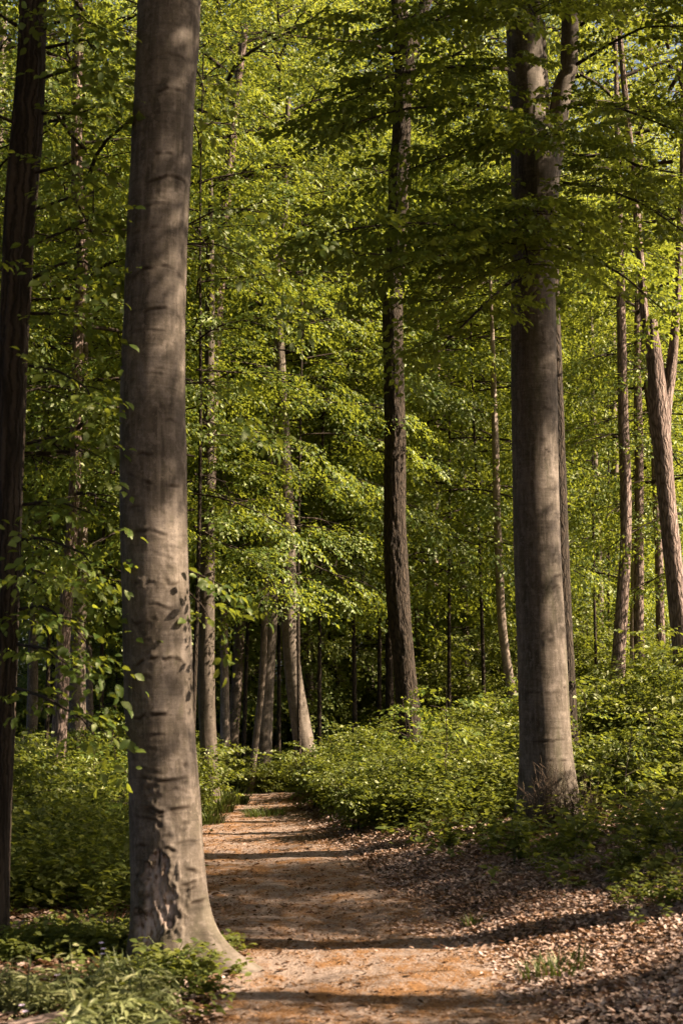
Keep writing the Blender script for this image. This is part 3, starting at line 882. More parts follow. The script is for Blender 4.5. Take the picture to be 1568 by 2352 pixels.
# ------------------------------------------------------------------ trunks further back
BG = [
    # name, label, Y, material, crown, points (v, centre u, width)
    ('oak_tree', 'furrowed brown trunk with pale patches behind the slim dark trunk at the left edge', 23.5, BARK_PINK, 'tall_b',
     [(60, 181, 24), (300, 176, 27), (450, 178, 27), (600, 190, 26), (800, 178, 26), (1000, 175, 26), (1100, 173, 27), (1300, 160, 30), (1450, 148, 32), (1600, 142, 36)]),
    ('beech_tree', 'smooth shaded trunk just right of the furrowed trunk behind the left edge tree', 27, BARK_BEECH_BG, None,
     [(1200, 186, 32), (1400, 184, 34), (1500, 180, 35), (1620, 178, 38)]),
    ('beech_tree', 'thin pale sunlit trunk seen just left of the scarred beech', 36, BARK_BEECH_PALE, None, [(1200, 196, 14), (1400, 202, 15), (1600, 206, 18)]),
    ('beech_tree', 'small pale trunk near the left edge low among shrubs', 30, BARK_BEECH_BG, None, [(1300, 84, 20), (1450, 78, 22), (1580, 76, 26)]),
    ('beech_tree', 'narrow grey trunk close against the left side of the scarred beech', 40, BARK_BEECH_BG, 'tall', [(1200, 242, 14), (1400, 240, 15), (1600, 238, 16)]),
    ('oak_tree', 'tall pinkish sunlit trunk high behind the scarred beech, broken up by leaves', 27, BARK_PINK, 'high',
     [(60, 563, 16), (200, 545, 20), (400, 524, 24), (500, 518, 23), (650, 505, 23), (850, 494, 24), (1000, 488, 24), (1200, 480, 25), (1500, 474, 26), (1700, 470, 27)]),
    ('beech_tree', 'dark dappled trunk right beside the scarred beech at the bend', 24, BARK_BEECH_DARK, None,
     [(600, 483, 20), (900, 481, 25), (1250, 478, 33), (1400, 475, 36), (1500, 473, 39), (1600, 474, 40), (1700, 478, 40), (1790, 484, 42)]),
    ('beech_tree', 'bright pale slender trunk lit by sun beyond the path bend', 33, BARK_BEECH_PALE, None, [(1350, 514, 17), (1500, 515, 20), (1600, 517, 22), (1720, 517, 24)]),
    ('beech_tree', 'grey shaded trunk between the bright slender trunk and the crossing pair', 36, BARK_BEECH_BG, 'tall', [(1250, 556, 20), (1400, 552, 24), (1550, 545, 26), (1660, 537, 29)]),
    ('beech_tree', 'dark upright trunk of the crossing pair at the end of the path', 30, BARK_BEECH, 'tall_b', [(1250, 624, 30), (1400, 623, 31), (1500, 618, 31), (1600, 611, 34), (1740, 604, 42)]),
    ('beech_tree', 'thin leaning trunk crossing in front of a dark upright one beyond the path end', 29, BARK_BEECH_BG, None, [(1250, 612, 16), (1400, 609, 16), (1550, 604, 16), (1650, 594, 15), (1745, 582, 15)]),
    ('beech_tree', 'curved grey beech with sunlit spots, bending out to the right at its foot', 27, BARK_BEECH, None, [(1250, 662, 36), (1400, 663, 36), (1500, 668, 37), (1570, 676, 40), (1640, 687, 44), (1720, 700, 50)]),
    ('beech_tree', 'dark thin trunk right of the curved beech', 38, BARK_BEECH_BG, None, [(1300, 702, 16), (1450, 706, 18), (1600, 712, 18)]),
    ('beech_tree', 'grey dappled trunk left of the brown trunk between curved beech and oak', 41, BARK_BEECH_BG, 'tall_b', [(1300, 738, 24), (1450, 735, 26), (1620, 732, 28)]),
    ('oak_tree', 'brown rough trunk between the curved beech and the middle oak', 40, BARK_OAK, None, [(1300, 758, 17), (1450, 762, 19), (1620, 766, 21)]),
    ('beech_tree', 'slender trunk leaning right, between the brown trunk and the middle oak', 44, BARK_BEECH_PALE, None, [(1300, 796, 13), (1420, 788, 14), (1550, 775, 15), (1650, 770, 16)]),
    ('oak_tree', 'thin dark straight trunk left of the broad grey trunk near the middle oak', 46, BARK_OAK, None, [(1300, 806, 11), (1450, 803, 12), (1650, 799, 13)]),
    ('beech_tree', 'broad pale grey trunk just left of the middle oak', 43, BARK_BEECH_BG, 'tall', [(1250, 846, 26), (1450, 845, 28), (1650, 843, 30)]),
    ('oak_tree', 'dark slim trunk tucked close behind the middle oak', 33, BARK_OAK, None, [(1300, 893, 18), (1450, 893, 18), (1580, 894, 20)]),
    ('oak_tree', 'thin pinkish trunk just right of the middle oak', 39, BARK_PINK, None, [(1100, 954, 9), (1300, 956, 10), (1500, 957, 12), (1600, 957, 13)]),
    ('beech_tree', 'wide pale sunlit trunk low behind shrubs right of the middle oak', 40, BARK_BEECH_PALE, 'tall_b', [(1400, 990, 32), (1500, 988, 38), (1600, 986, 42)]),
    ('beech_tree', 'grey upright trunk midway between the oak and the leaning trunk', 38, BARK_BEECH_BG, 'tall', [(1100, 1063, 17), (1300, 1064, 19), (1450, 1066, 20), (1600, 1068, 24)]),
    ('beech_tree', 'pale leaning trunk with mottled bark left of the thick right beech', 30, BARK_BEECH_PALE, None, [(1050, 1138, 17), (1160, 1140, 18), (1300, 1145, 20), (1400, 1149, 21), (1500, 1160, 21), (1610, 1178, 24)]),
    ('oak_tree', 'nearly black trunk hidden close behind the thick right beech', 18.5, BARK_OAK, None, [(450, 1258, 36), (600, 1263, 36), (800, 1270, 38), (1000, 1277, 40), (1200, 1283, 42), (1400, 1291, 42), (1600, 1300, 44), (1700, 1304, 46)]),
    ('beech_tree', 'grey slim trunk in the gap right of the thick right beech', 38, BARK_BEECH_BG, 'high', [(900, 1360, 14), (1100, 1366, 16), (1300, 1373, 19), (1550, 1378, 22)]),
    ('beech_tree', 'dark thin trunk left of the lit furrowed trunk at right', 40, BARK_BEECH_BG, None, [(900, 1408, 15), (1100, 1412, 17), (1300, 1416, 18), (1560, 1420, 20)]),
    ('oak_tree', 'lit furrowed trunk with curved foot, left of two slim trunks at right', 27, BARK_PINK, 'high', [(860, 1428, 24), (1000, 1432, 25), (1100, 1436, 26), (1250, 1436, 26), (1350, 1430, 28), (1450, 1424, 30), (1590, 1414, 36)]),
    ('oak_tree', 'dark rough trunk right of the lit furrowed trunk', 29, BARK_PINK, None, [(880, 1463, 20), (1000, 1466, 21), (1150, 1467, 22), (1300, 1466, 23), (1450, 1466, 24), (1590, 1471, 28)]),
    ('beech_tree', 'whitish thin trunk between the two rough trunks at right', 33, BARK_BEECH_PALE, None, [(1000, 1458, 9), (1200, 1456, 11), (1450, 1452, 14), (1590, 1452, 18)]),
    ('oak_tree', 'forked rough trunk at the right edge, two lit arms above', 20, BARK_PINK, None, [(930, 1512, 52), (970, 1512, 48), (1050, 1522, 42), (1150, 1530, 42), (1250, 1541, 42), (1350, 1552, 43), (1500, 1566, 46), (1620, 1574, 50)]),
    ('oak_tree', 'thin trunk high at the right, patched with sun among leaves', 30, BARK_PINK, 'tall_b', [(300, 1470, 13), (600, 1463, 16), (800, 1475, 17), (1000, 1500, 17), (1300, 1512, 20), (1600, 1520, 22)]),
]
BGT = {}
for nm, lb, Y, mt, cr, p in BG:
    top = 15 if cr else 11
    if 'forked rough' in lb: top = 7.2
    kw = dict(nseg=26, dz=0.12) if Y < 28 else dict(nseg=18, dz=0.2)
    root, base, prof = pixel_tree(nm, lb, [(v, u - w / 2, u + w / 2) for v, u, w in p], Y, mt, cr, top, None, z_split=16, disp=furrow_disp(.006, 5, 2, int(Y)) if mt is not BARK_BEECH else None, **kw)
    BGT[lb[:14]] = (root, base)
    if 'forked rough' in lb:
        for pts in ([(640, 1464, 1484), (720, 1468, 1489), (800, 1480, 1503), (870, 1488, 1515), (930, 1490, 1522), (1000, 1500, 1530)],
                    [(640, 1548, 1566), (750, 1540, 1560), (830, 1530, 1556), (880, 1522, 1549), (930, 1512, 1540), (1000, 1505, 1538)]):
            pr = profile(pts, 20, 14)
            kz = pr[0] > 5.4
            link('stem', trunk_mesh(tuple(a[kz] for a in pr), base, mt, 26, 0.1, z_split=9, disp=furrow_disp(.006, 5, 2, 71)), root)
        add_crown(root, 'high', (0, 0, 1), 2.0, .8)

# ------------------------------------------------------------------ plain copies: trunk + crown built once per kind


def straight_trunk(seed, r, H, mat, lean=0.02):
    rng = np.random.default_rng(seed)
    z = np.linspace(-0.4, H, 14)
    x = lean * z + 0.12 * np.sin(z * 0.45 + seed); x = x - np.interp(0, z, x)
    y = 0.1 * np.sin(z * 0.38 + 2 * seed); y = y - np.interp(0, z, y)
    rr = r * (1 - 0.75 * np.clip(z / H, 0, 1)) + 0.12 * r * np.exp(-np.maximum(z, 0) / .4)
    return trunk_mesh((z, x * 0.4, y * 0.4, rr), (0, 0, 0), mat, 16, 0.25, z_split=10)


TK = {'beech': straight_trunk(1, .17, 18, BARK_BEECH_BG), 'beech_b': straight_trunk(2, .13, 17, BARK_BEECH_PALE, .03), 'oak': straight_trunk(3, .16, 19, BARK_OAK, -.02), 'slim': straight_trunk(4, .042, 9.5, BARK_OAK), 'slim_t': straight_trunk(5, .05, 14.5, BARK_OAK, .015), 'slim_b': straight_trunk(6, .035, 6, BARK_OAK, -.03), 'bulky': straight_trunk(7, .24, 19, BARK_BEECH)}
proto = {}


def tree_copy(kind, name, tk, ck, x, y, rz, s, label, group):
    key = (tk, ck)
    if key not in proto:
        r = thing(name, (x, y, hz(x, y) - 0.02), label, 'tree', group, rz, s)
        link('trunk', TK[tk], r)
        add_crown(r, ck)
        proto[key] = r
        return r
    src = proto[key]
    r = src.copy(); COL.objects.link(r)
    r.location = (x, y, hz(x, y) - 0.02); r.rotation_euler = (0, 0, rz); r.scale = (s, s, s)
    r['label'] = label; r['group'] = group
    for ch in src.children:
        c = ch.copy(); COL.objects.link(c); c.parent = r
    return r


rnd = random.Random(17)
UND = 'young beech holding flat layers of leaves among the taller trunks'
# understory beeches: u of the stem, distance, kind
for (u, Y, ck, tk, s) in [(110, 26, 'under_b', 'slim', 1.05), (235, 27.5, 'under_b', 'slim', 1.1), (560, 31.5, 'under_h', 'slim_t', 1.0), (640, 34, 'under_h', 'slim_t', 1.05), (735, 29.5, 'under_h', 'slim_t', .95),
                          (815, 31, 'under_b', 'slim', 1.3), (690, 26.2, 'under_h', 'slim_t', .78), (440, 22.0, 'under_h', 'slim_t', .85), (-130, 34, 'under_b', 'slim', 1.4), (120, 37, 'under_b', 'slim', 1.5), (690, 38, 'under_h', 'slim_t', 1.2), (1030, 32.5, 'under_b', 'slim', 1.2), (1110, 32, 'under_b', 'slim', 1.2), (870, 34, 'under_b', 'slim', 1.35),
                          (1370, 34, 'under_b', 'slim', 1.1), (1400, 37, 'under_b', 'slim', 1.1), (1640, 28, 'under_b', 'slim', 1.0), (400, 34, 'under_h', 'slim_t', 1.1), (-60, 24, 'under_b', 'slim', 1.1), (20, 31, 'under_b', 'slim', 1.15),
                          (960, 41, 'under_b', 'slim', 1.4), (300, 36, 'under_b', 'slim', 1.35), (1490, 42, 'under_b', 'slim', 1.2)]:
    P, _ = at(u, 1600, Y)
    tree_copy('u', 'young_beech', tk, ck, P[0], Y, rnd.uniform(0, 6.28), s, UND, 'young beeches under the tall trees')
# tall forest behind
BACK = 'tall leafy tree in the dense wood closing the view'
for row, (Y, n, spread) in enumerate([(47, 4, 24), (54, 5, 28), (58, 6, 32), (67, 8, 38), (78, 9, 46), (92, 11, 56)]):
    for i in range(n):
        x = (i + .5) / n * spread - spread / 2 + rnd.uniform(-1.6, 1.6)
        y = Y + rnd.uniform(-3, 3)
        tk, ck, nm = rnd.choice([('beech', 'tall', 'beech_tree'), ('beech_b', 'tall_b', 'beech_tree'), ('oak', 'tall_b', 'oak_tree'), ('beech', 'tall_b', 'beech_tree'), ('oak', 'tall', 'oak_tree')])
        tree_copy('b', nm, tk, ck, x, y, rnd.uniform(0, 6.28), rnd.uniform(1.0, 1.35) + 0.008 * (Y - 36), BACK, 'tall trees closing the view')
for (x, y, s) in [(-8.5, 34, 1.25), (-10.5, 42, 1.5), (-5.5, 41, 1.5), (-7.2, 47, 1.6), (1.6, 50, 1.75), (3.6, 49, 1.75), (-1.5, 49, 1.75), (6.5, 52, 1.7)]:
    tree_copy('b', 'beech_tree', 'beech', 'tall', x, y, rnd.uniform(0, 6.28), s, BACK, 'tall trees closing the view')
LOWB = 'far low young beech screening the foot of the dense wood'
for i in range(11):
    tree_copy('l', 'young_beech', 'slim_b', 'under_c', -7.2 + 1.3 * i + rnd.uniform(-.5, .5), rnd.uniform(37, 44), rnd.uniform(0, 6.28), rnd.uniform(.75, 1.15), LOWB, 'far low young beeches')
for row, (Y, n, spread) in enumerate([(44, 5, 22), (52, 7, 27), (60, 9, 32), (70, 11, 40)]):
    for i in range(n):
        x = (i + .5) / n * spread - spread / 2 + rnd.uniform(-1.2, 1.2)
        tree_copy('l', 'young_beech', 'slim_b', 'under_c', x, Y + rnd.uniform(-2.5, 2.5), rnd.uniform(0, 6.28), rnd.uniform(1.0, 1.5), LOWB, 'far low young beeches')
# unseen trees placed right of the path to cast shade on it
SIDE = 'unseen tree out of view to the right, placed for its shade'
for (x, y, tk, ck, s, rz_) in [(7.58, 7.25, 'beech', 'roof', 0.974, 3.221), (11.81, 3.35, 'beech', 'roof', 0.995, 3.225), (13.33, 11.1, 'beech', 'roof', 0.926, 3.728), (10.07, 12.62, 'bulky', 'roof', 1.048, 3.501), (5.91, 6.12, 'slim', 'under_b', 0.737, 4.006), (12.23, 5.76, 'slim', 'shade', 0.729, 2.352), (3.32, 9.85, 'bulky', 'roof', 1.05, 3.703), (9.01, 5.94, 'slim_b', 'sparse', 0.89, 1.696), (7.12, 13.54, 'slim', 'shade', 0.436, 0.71), (14.61, 11.46, 'slim', 'shade', 0.832, 2.049), (6.3, 11.4, 'slim_b', 'shade', 0.58, 0.4)]:
    tree_copy('s', 'beech_tree' if ck == 'roof' else 'young_beech', tk, ck, x, y, rz_, s, SIDE, 'unseen shade trees')
for (x, y, tk, ck, s) in [(6.0, -3.5, 'oak', 'roof', 1.0), (11.5, -4.0, 'beech', 'roof', 1.1),  # unseen trees behind and left of the camera, added to cut ambient light
                          (1.5, -7.0, 'beech', 'tall', 1.0), (-3.0, -3.5, 'beech', 'roof', 1.0), (-5.2, 8.4, 'beech', 'roof', 1.0), (-5.0, 14.5, 'beech', 'roof', 1.0), (1.0, -1.5, 'beech', 'roof', 1.0), (-7.0, 1.5, 'bulky', 'tall', 1.0), (-3.5, -11.0, 'beech', 'tall', 1.1), (5.5, -12.0, 'beech', 'tall', 1.0), (-10, -6, 'beech', 'tall', 1.1), (-8.0, 7.5, 'beech', 'tall', 1.0), (-13, 3, 'oak', 'tall_b', 1.1),
                          (-7.5, 14, 'beech', 'tall', 1.0), (-12, 12, 'oak', 'tall_b', 1.1), (-11, 21, 'beech', 'tall', 1.0), (-14, 28, 'oak', 'tall', 1.1), (-16, 17, 'beech', 'tall', 1.1)]:
    tree_copy('s', 'beech_tree' if tk != 'oak' else 'oak_tree', tk, ck, x, y, rnd.uniform(0, 6.28), s, SIDE if x > 0 else 'unseen tree out of view to the left, placed for its shade', 'unseen shade trees')

# ------------------------------------------------------------------ leafy limbs of the near trees


def bez(pts, n=14):
    pts = np.asarray(pts, float)
    t = np.linspace(0, len(pts) - 1, n)
    k = np.arange(len(pts))
    c = np.stack([np.interp(t, k, pts[:, i]) for i in range(3)], 1)
    if n > 6:
        p = np.pad(c, ((1, 1), (0, 0)), mode='edge')
        c = (p[:-2] + p[1:-1] * 2 + p[2:]) / 4
    return c


def leafy_limb(root, base, px, sp='near', mat=None, gap=.16, side=(.25, .8), start=.2, seed=1, r=.018, shape='detail', droop=.15, scale=(.7, 1.1), name='limb', keep=1.0, zs=0.3):
    """px: (u, v, Y) points of the limb; leaves ride on it as fans to both sides"""
    rng = np.random.default_rng(seed)
    pts = bez([at(*p)[0] for p in px], 16) - np.asarray(base)
    tb = Tubes()
    tb.add(pts, r, r * .25, 6)
    seglen = np.concatenate([[0], np.cumsum(np.linalg.norm(np.diff(pts, axis=0), axis=1))])
    L = seglen[-1]
    O, X, S = [], [], []
    s = start * L
    sd = 1
    while s < L:
        o = np.array([np.interp(s, seglen, pts[:, i]) for i in range(3)])
        d = np.array([np.interp(min(s + .1, L), seglen, pts[:, i]) for i in range(3)]) - np.array([np.interp(max(s - .1, 0), seglen, pts[:, i]) for i in range(3)])
        a = math.atan2(d[1], d[0]) + sd * R(rng.uniform(25, 75))
        l = rng.uniform(*side) * (1.1 - .6 * s / L)
        dd = np.array([math.cos(a), math.sin(a), rng.uniform(-zs, zs * .6)])
        end = o + dd * l + np.array([0, 0, -droop * l])
        tb.add(np.array([o, (o + end) / 2 + [0, 0, .03 * l], end]), r * .35, .003, 3)
        for w in np.arange(.25, 1.01, .3 / max(l, .3)):
            O.append(o + (end - o) * w)
            aa = a + rng.choice([-1, 1]) * R(rng.uniform(10, 50))
            X.append((math.cos(aa), math.sin(aa), dd[2] - droop * 1.5 * w)); S.append(rng.uniform(*scale))
        s += gap * rng.uniform(.7, 1.3); sd = -sd
    O.append(pts[-1]); X.append(pts[-1] - pts[-3]); S.append(scale[1])
    arr = place_sprays(rng, sprays(sp), O, X, S, .35, keep)
    lo = link(name, tb.mesh(name, BARK_TWIG), root)
    link('leaves', leaves_mesh('leaves', *arr, mat, shape), lo)
    return len(arr[0])


nl = 0
B = edge_base
for i, px in enumerate([[(min(u_, 215) if u_ > 190 else u_, v_, y_) for u_, v_, y_ in q_] for q_ in [[(95, 70, 10), (180, 30, 9.7), (300, 60, 9.5)], [(95, 180, 10), (190, 150, 9.8), (290, 170, 9.6)], [(78, 560, 10), (150, 530, 9.8), (230, 500, 9.6), (285, 430, 9.4)],
                        [(75, 640, 10), (140, 605, 9.8), (200, 600, 9.7), (290, 640, 9.5)], [(66, 840, 10), (130, 850, 9.8), (200, 890, 9.6), (285, 930, 9.5)], [(50, 1240, 10), (100, 1235, 9.8), (190, 1270, 9.6), (280, 1300, 9.4)],
                        [(45, 1400, 10), (100, 1390, 9.6), (180, 1450, 9.4), (250, 1500, 9.3)], [(35, 1580, 9.9), (100, 1600, 9.5), (190, 1650, 9.3), (290, 1690, 9.2)], [(35, 1350, 9.9), (60, 1300, 9.4), (130, 1330, 9.0)],
                        [(5, 620, 9.8), (-60, 600, 9.4), (-150, 640, 9.2)], [(40, 60, 10), (-20, 20, 9.8), (-120, 30, 9.7)], [(30, 280, 9.9), (-40, 250, 9.6), (-140, 270, 9.4)], [(66, 400, 10), (150, 380, 9.7), (260, 330, 9.6)], [(60, 1020, 10), (140, 1000, 9.7), (240, 1060, 9.5)], [(70, 720, 10), (150, 720, 9.7), (270, 770, 9.6)], [(95, 260, 10), (180, 260, 9.7), (290, 250, 9.6)], [(52, 1160, 10), (130, 1150, 9.7), (250, 1180, 9.5)], [(40, 1480, 9.9), (110, 1490, 9.5), (170, 1540, 9.2)], [(105, 110, 10), (200, 90, 9.7), (300, 120, 9.5)], [(85, 480, 10), (170, 450, 9.7), (275, 540, 9.6)]]]):
    nl += leafy_limb(edge_root, B, px, 'twig', LEAF_BEECH, .12, (.15, .40), .12, 100 + i, .014, droop=.35, scale=(.8, 1.2))
B = left_base
for i, px in enumerate([[(425, 520, 10.1), (500, 480, 10.0), (590, 480, 9.9), (690, 525, 9.8)], [(425, 560, 10.1), (500, 560, 10.0), (580, 600, 9.9), (640, 680, 9.8)], [(422, 880, 10), (480, 880, 9.9), (550, 955, 9.8)],
                        [(430, 1310, 9.9), (470, 1325, 9.8), (520, 1350, 9.7)], [(432, 1360, 9.9), (465, 1390, 9.8), (492, 1440, 9.7)], [(445, 150, 10.1), (462, 180, 10), (475, 240, 9.9)]]):
    nl += leafy_limb(left_root, B, px, 'twig', LEAF_BEECH, .2, (.08, .26), .2, 200 + i, .008, droop=.5, scale=(.7, 1.05), name='twig')
B = right_base
for i, px in enumerate([[(1185, 500, 15.5), (1080, 520, 14.3), (930, 510, 13.3), (770, 530, 12.6)], [(1185, 540, 15.5), (1100, 580, 14.0), (980, 590, 13.0), (800, 580, 12.4)], [(1190, 600, 15.5), (1100, 640, 14.4), (1000, 700, 13.8)],
                        [(1180, 250, 15.5), (1060, 240, 14.5), (920, 250, 13.6), (790, 290, 13.0)], [(1175, 160, 15.5), (1050, 150, 14.4), (900, 170, 13.5), (810, 230, 13)], [(1175, 330, 15.5), (1080, 340, 14.6), (960, 380, 14)],
                        [(1170, 60, 15.5), (1060, 20, 14.5), (930, 40, 13.5), (850, 80, 13)], [(1260, 330, 15.3), (1240, 300, 14.0), (1260, 310, 13)], [(1240, 500, 15.3), (1215, 475, 14.2), (1230, 490, 13.2)], [(1220, 560, 15.3), (1200, 540, 14.4), (1215, 610, 13.6)],
                        [(1230, 60, 15.3), (1210, 0, 14.0), (1230, 40, 13)], [(1290, 420, 15.6), (1380, 430, 15), (1480, 470, 14.4), (1580, 540, 14)], [(1320, 150, 15.6), (1400, 100, 15), (1480, 60, 14.4), (1580, 60, 14)], [(1315, 240, 15.6), (1400, 240, 14.8), (1480, 270, 14.2), (1600, 320, 14)],
                        [(1300, 300, 15.6), (1380, 330, 15.2), (1460, 380, 15), (1560, 400, 14.8)], [(1280, 560, 16), (1360, 590, 16.2), (1440, 640, 16.4), (1530, 720, 16.5)], [(1330, 60, 15.6), (1420, -10, 15), (1540, 10, 14.4)], [(1280, 480, 16), (1340, 520, 16.6), (1430, 560, 17), (1540, 600, 17.2)],
                        [(1178, 640, 15.6), (1090, 720, 15), (1010, 800, 14.6)], [(1175, 420, 15.5), (1100, 440, 15), (1010, 480, 14.5)]]):
    nl += leafy_limb(right_root, B, px, 'near', LEAF_BEECH, .19, (.3, .9), .10, 300 + i, .022, droop=.18)
dr_, db_ = BGT['dark dappled t']
for i, px in enumerate([[(478, 1260, 24), (520, 1250, 23.3), (610, 1290, 22.6)], [(478, 1180, 24), (455, 1160, 23.2), (500, 1190, 22.4)], [(479, 1080, 24), (530, 1060, 23.2), (620, 1090, 22.6)], [(480, 980, 24), (460, 960, 23.1), (520, 985, 22.3)],
                        [(481, 880, 24), (540, 850, 23.2), (640, 880, 22.6)], [(482, 760, 24), (470, 740, 23.1), (540, 770, 22.3)], [(483, 660, 24), (540, 630, 23.2), (630, 650, 22.6)], [(484, 540, 24), (470, 520, 23.1), (530, 540, 22.4)], [(485, 430, 24), (530, 400, 23.2), (600, 420, 22.6)]]):
    nl += leafy_limb(dr_, db_, px, 'near', LEAF_BEECH, .22, (.3, .8), .08, 500 + i, .016, shape='simple', droop=.15)
print('near leaves', nl)


# ------------------------------------------------------------------ shrubs
def shrub_parts(seed, H, rad, nst, mat, sp='shrub', keep=1.0):
    rng = np.random.default_rng(seed)
    tb = Tubes(); O, X, S = [], [], []
    for i in range(nst):
        az = i * 2.399 + rng.uniform(-.4, .4)
        rr = rad * math.sqrt(rng.random()) * 1.0
        hh = H * rng.uniform(.55, 1.05) * (1 - .35 * (rr / rad) ** 2)
        n = 7
        w = np.linspace(0, 1, n)
        pts = np.stack([math.cos(az) * rr * w ** 1.4, math.sin(az) * rr * w ** 1.4, hh * (1 - (1 - w) ** 1.5)], 1) + rng.normal(0, .015, (n, 3)) * w[:, None]
        pts[0] = (0.05 * math.cos(az), 0.05 * math.sin(az), -.05)
        tb.add(pts, .009, .003, 4)
        for w_ in np.arange(.22, 1.0, .105):
            q = w_ * (n - 1); k = int(min(q, n - 2)); o = pts[k] + (pts[k + 1] - pts[k]) * (q - k)
            for _ in range(2):
                a = rng.uniform(0, 6.28) * .6 + az + rng.uniform(-1.6, 1.6)
                O.append(o); X.append((math.cos(a), math.sin(a), rng.uniform(-.25, .35))); S.append(rng.uniform(.55, 1.05))
    arr = place_sprays(rng, sprays(sp), O, X, S, .3, keep)
    return leaves_mesh('foliage', *arr, mat), tb.mesh('stems', BARK_TWIG), len(arr[0])


SH = [shrub_parts(51, 1.35, .85, 11, LEAF_SHRUB, keep=.7), shrub_parts(52, 1.0, .75, 10, LEAF_SHRUB, keep=.7), shrub_parts(53, 1.7, .8, 12, LEAF_SHRUB, keep=.7), shrub_parts(54, .75, .6, 9, LEAF_SHRUB, keep=.7)]
SHP = {}
SAP = []


def sapling_parts(seed, H):
    rng = np.random.default_rng(seed)
    tb = Tubes(); O, X, S = [], [], []
    w = np.linspace(0, 1, 8)
    st = np.stack([.12 * H * w ** 1.6 * math.cos(seed), .12 * H * w ** 1.6 * math.sin(seed), H * w], 1) + rng.normal(0, .012, (8, 3))
    st[0] = (0, 0, -.05)
    tb.add(st, .010, .003, 5)
    for k, q in enumerate(np.arange(.3, 1.0, .085)):
        o = np.array([np.interp(q, w, st[:, i]) for i in range(3)])
        a = k * 2.4 + rng.uniform(-.4, .4); l = .6 * H * (1.05 - q) * rng.uniform(.5, 1) + .08
        e = o + l * np.array([math.cos(a), math.sin(a), .25])
        tb.add([o, (o + e) / 2 + [0, 0, .02], e], .005, .002, 3)
        for f_ in np.arange(.3, 1.01, .3):
            aa = a + rng.uniform(-.8, .8)
            O.append(o + (e - o) * f_); X.append((math.cos(aa), math.sin(aa), -.1)); S.append(rng.uniform(.7, 1.1))
    arr = place_sprays(rng, sprays('twig'), O, X, S, .3, .8)
    return leaves_mesh('foliage', *arr, LEAF_BEECH), tb.mesh('stem', BARK_TWIG)


SAP.extend([sapling_parts(3, 1.5), sapling_parts(4, 1.1), sapling_parts(5, 2.1)])
SAPP = {}


def sapling(i, x, y, s, label, group):
    loc = (x, y, hz(x, y)); rz = rnd.uniform(0, 6.28)
    if i not in SAPP:
        r = thing('sapling', loc, label, 'sapling', group, rz, s)
        link('foliage', SAP[i][0], r); link('stem', SAP[i][1], r)
        SAPP[i] = r
        return r
    r = SAPP[i].copy(); COL.objects.link(r); r.location = loc; r.rotation_euler = (0, 0, rz); r.scale = (s,) * 3
    r['label'] = label; r['group'] = group
    for ch in SAPP[i].children:
        c = ch.copy(); COL.objects.link(c); c.parent = r
    return r




def shrub(i, x, y, s, label, group):
    loc = (x, y, hz(x, y)); rz = rnd.uniform(0, 6.28)
    if i not in SHP:
        r = thing('shrub', loc, label, 'shrub', group, rz, s)
        link('foliage', SH[i][0], r); link('stem', SH[i][1], r)
        SHP[i] = r
        return r
    r = SHP[i].copy(); COL.objects.link(r); r.location = loc; r.rotation_euler = (0, 0, rz); r.scale = (s,) * 3
    r['label'] = label; r['group'] = group
    for ch in SHP[i].children:
        c = ch.copy(); COL.objects.link(c); c.parent = r
    return r


sr = random.Random(23)


def right_of_(x, y): return x - float(path_c(y))


# thicket right of the path
placed = []


def scatter(n, xr, yr, mind, fn, ok):
    k = 0; tries = 0
    while k < n and tries < n * 60:
        tries += 1
        x, y = sr.uniform(*xr), sr.uniform(*yr)
        if not ok(x, y) or any((x - a) ** 2 + (y - b) ** 2 < mind * mind for a, b in placed): continue
        placed.append((x, y)); fn(x, y); k += 1


def off_path(x, y, m): return abs(x - float(path_c(y))) > m


scatter(34, (-.6, 3.2), (17.5, 30), .62, lambda x, y: shrub(sr.choice([0, 1, 0, 2 if y > 22 else 1]), x, y, sr.uniform(.95, 1.3) * (.62 if ((y < 24.3 and x > -.3) or (y > 25 and x < 1.6)) else .9), 'leafy shrub in the thicket between path and middle oak', 'thicket right of the path'),
        lambda x, y: x - float(path_c(y)) > (1.05 if y < 22 else (.95 if y < 25.5 else 1.9)) and abs(x - right_base[0]) + abs(y - right_base[1]) > 1)
scatter(26, (2.6, 7.5), (16.5, 30), .75, lambda x, y: shrub(sr.choice([0, 1, 2]), x, y, sr.uniform(.95, 1.35), 'leafy shrub behind the thick right beech on the bank', 'shrubs on the right bank'), lambda x, y: abs(x) < y * .245 + .8)
scatter(22, (-6, -1.4), (15, 27), .8, lambda x, y: shrub(sr.choice([1, 3, 1, 0]), x, y, sr.uniform(.8, 1.15), 'low leafy shrub in the undergrowth left of the scarred beech', 'shrubs left of the path'), lambda x, y: float(path_c(y)) - x > 1.1 and abs(x) < y * .245 + .8)
scatter(34, (-5, 2), (28.3, 37), .8, lambda x, y: shrub(sr.choice([0, 1, 3]), x, y, sr.uniform(.65, .95), 'sunlit shrub beyond the bend of the path', 'shrubs beyond the bend'), lambda x, y: True)
scatter(46, (-11, 11), (34, 52), 1.2, lambda x, y: shrub(sr.choice([0, 2, 2]), x, y, sr.uniform(1.3, 2.0), 'distant shrub among the far trunks', 'distant shrubs'), lambda x, y: abs(x) < y * .245 + 1)

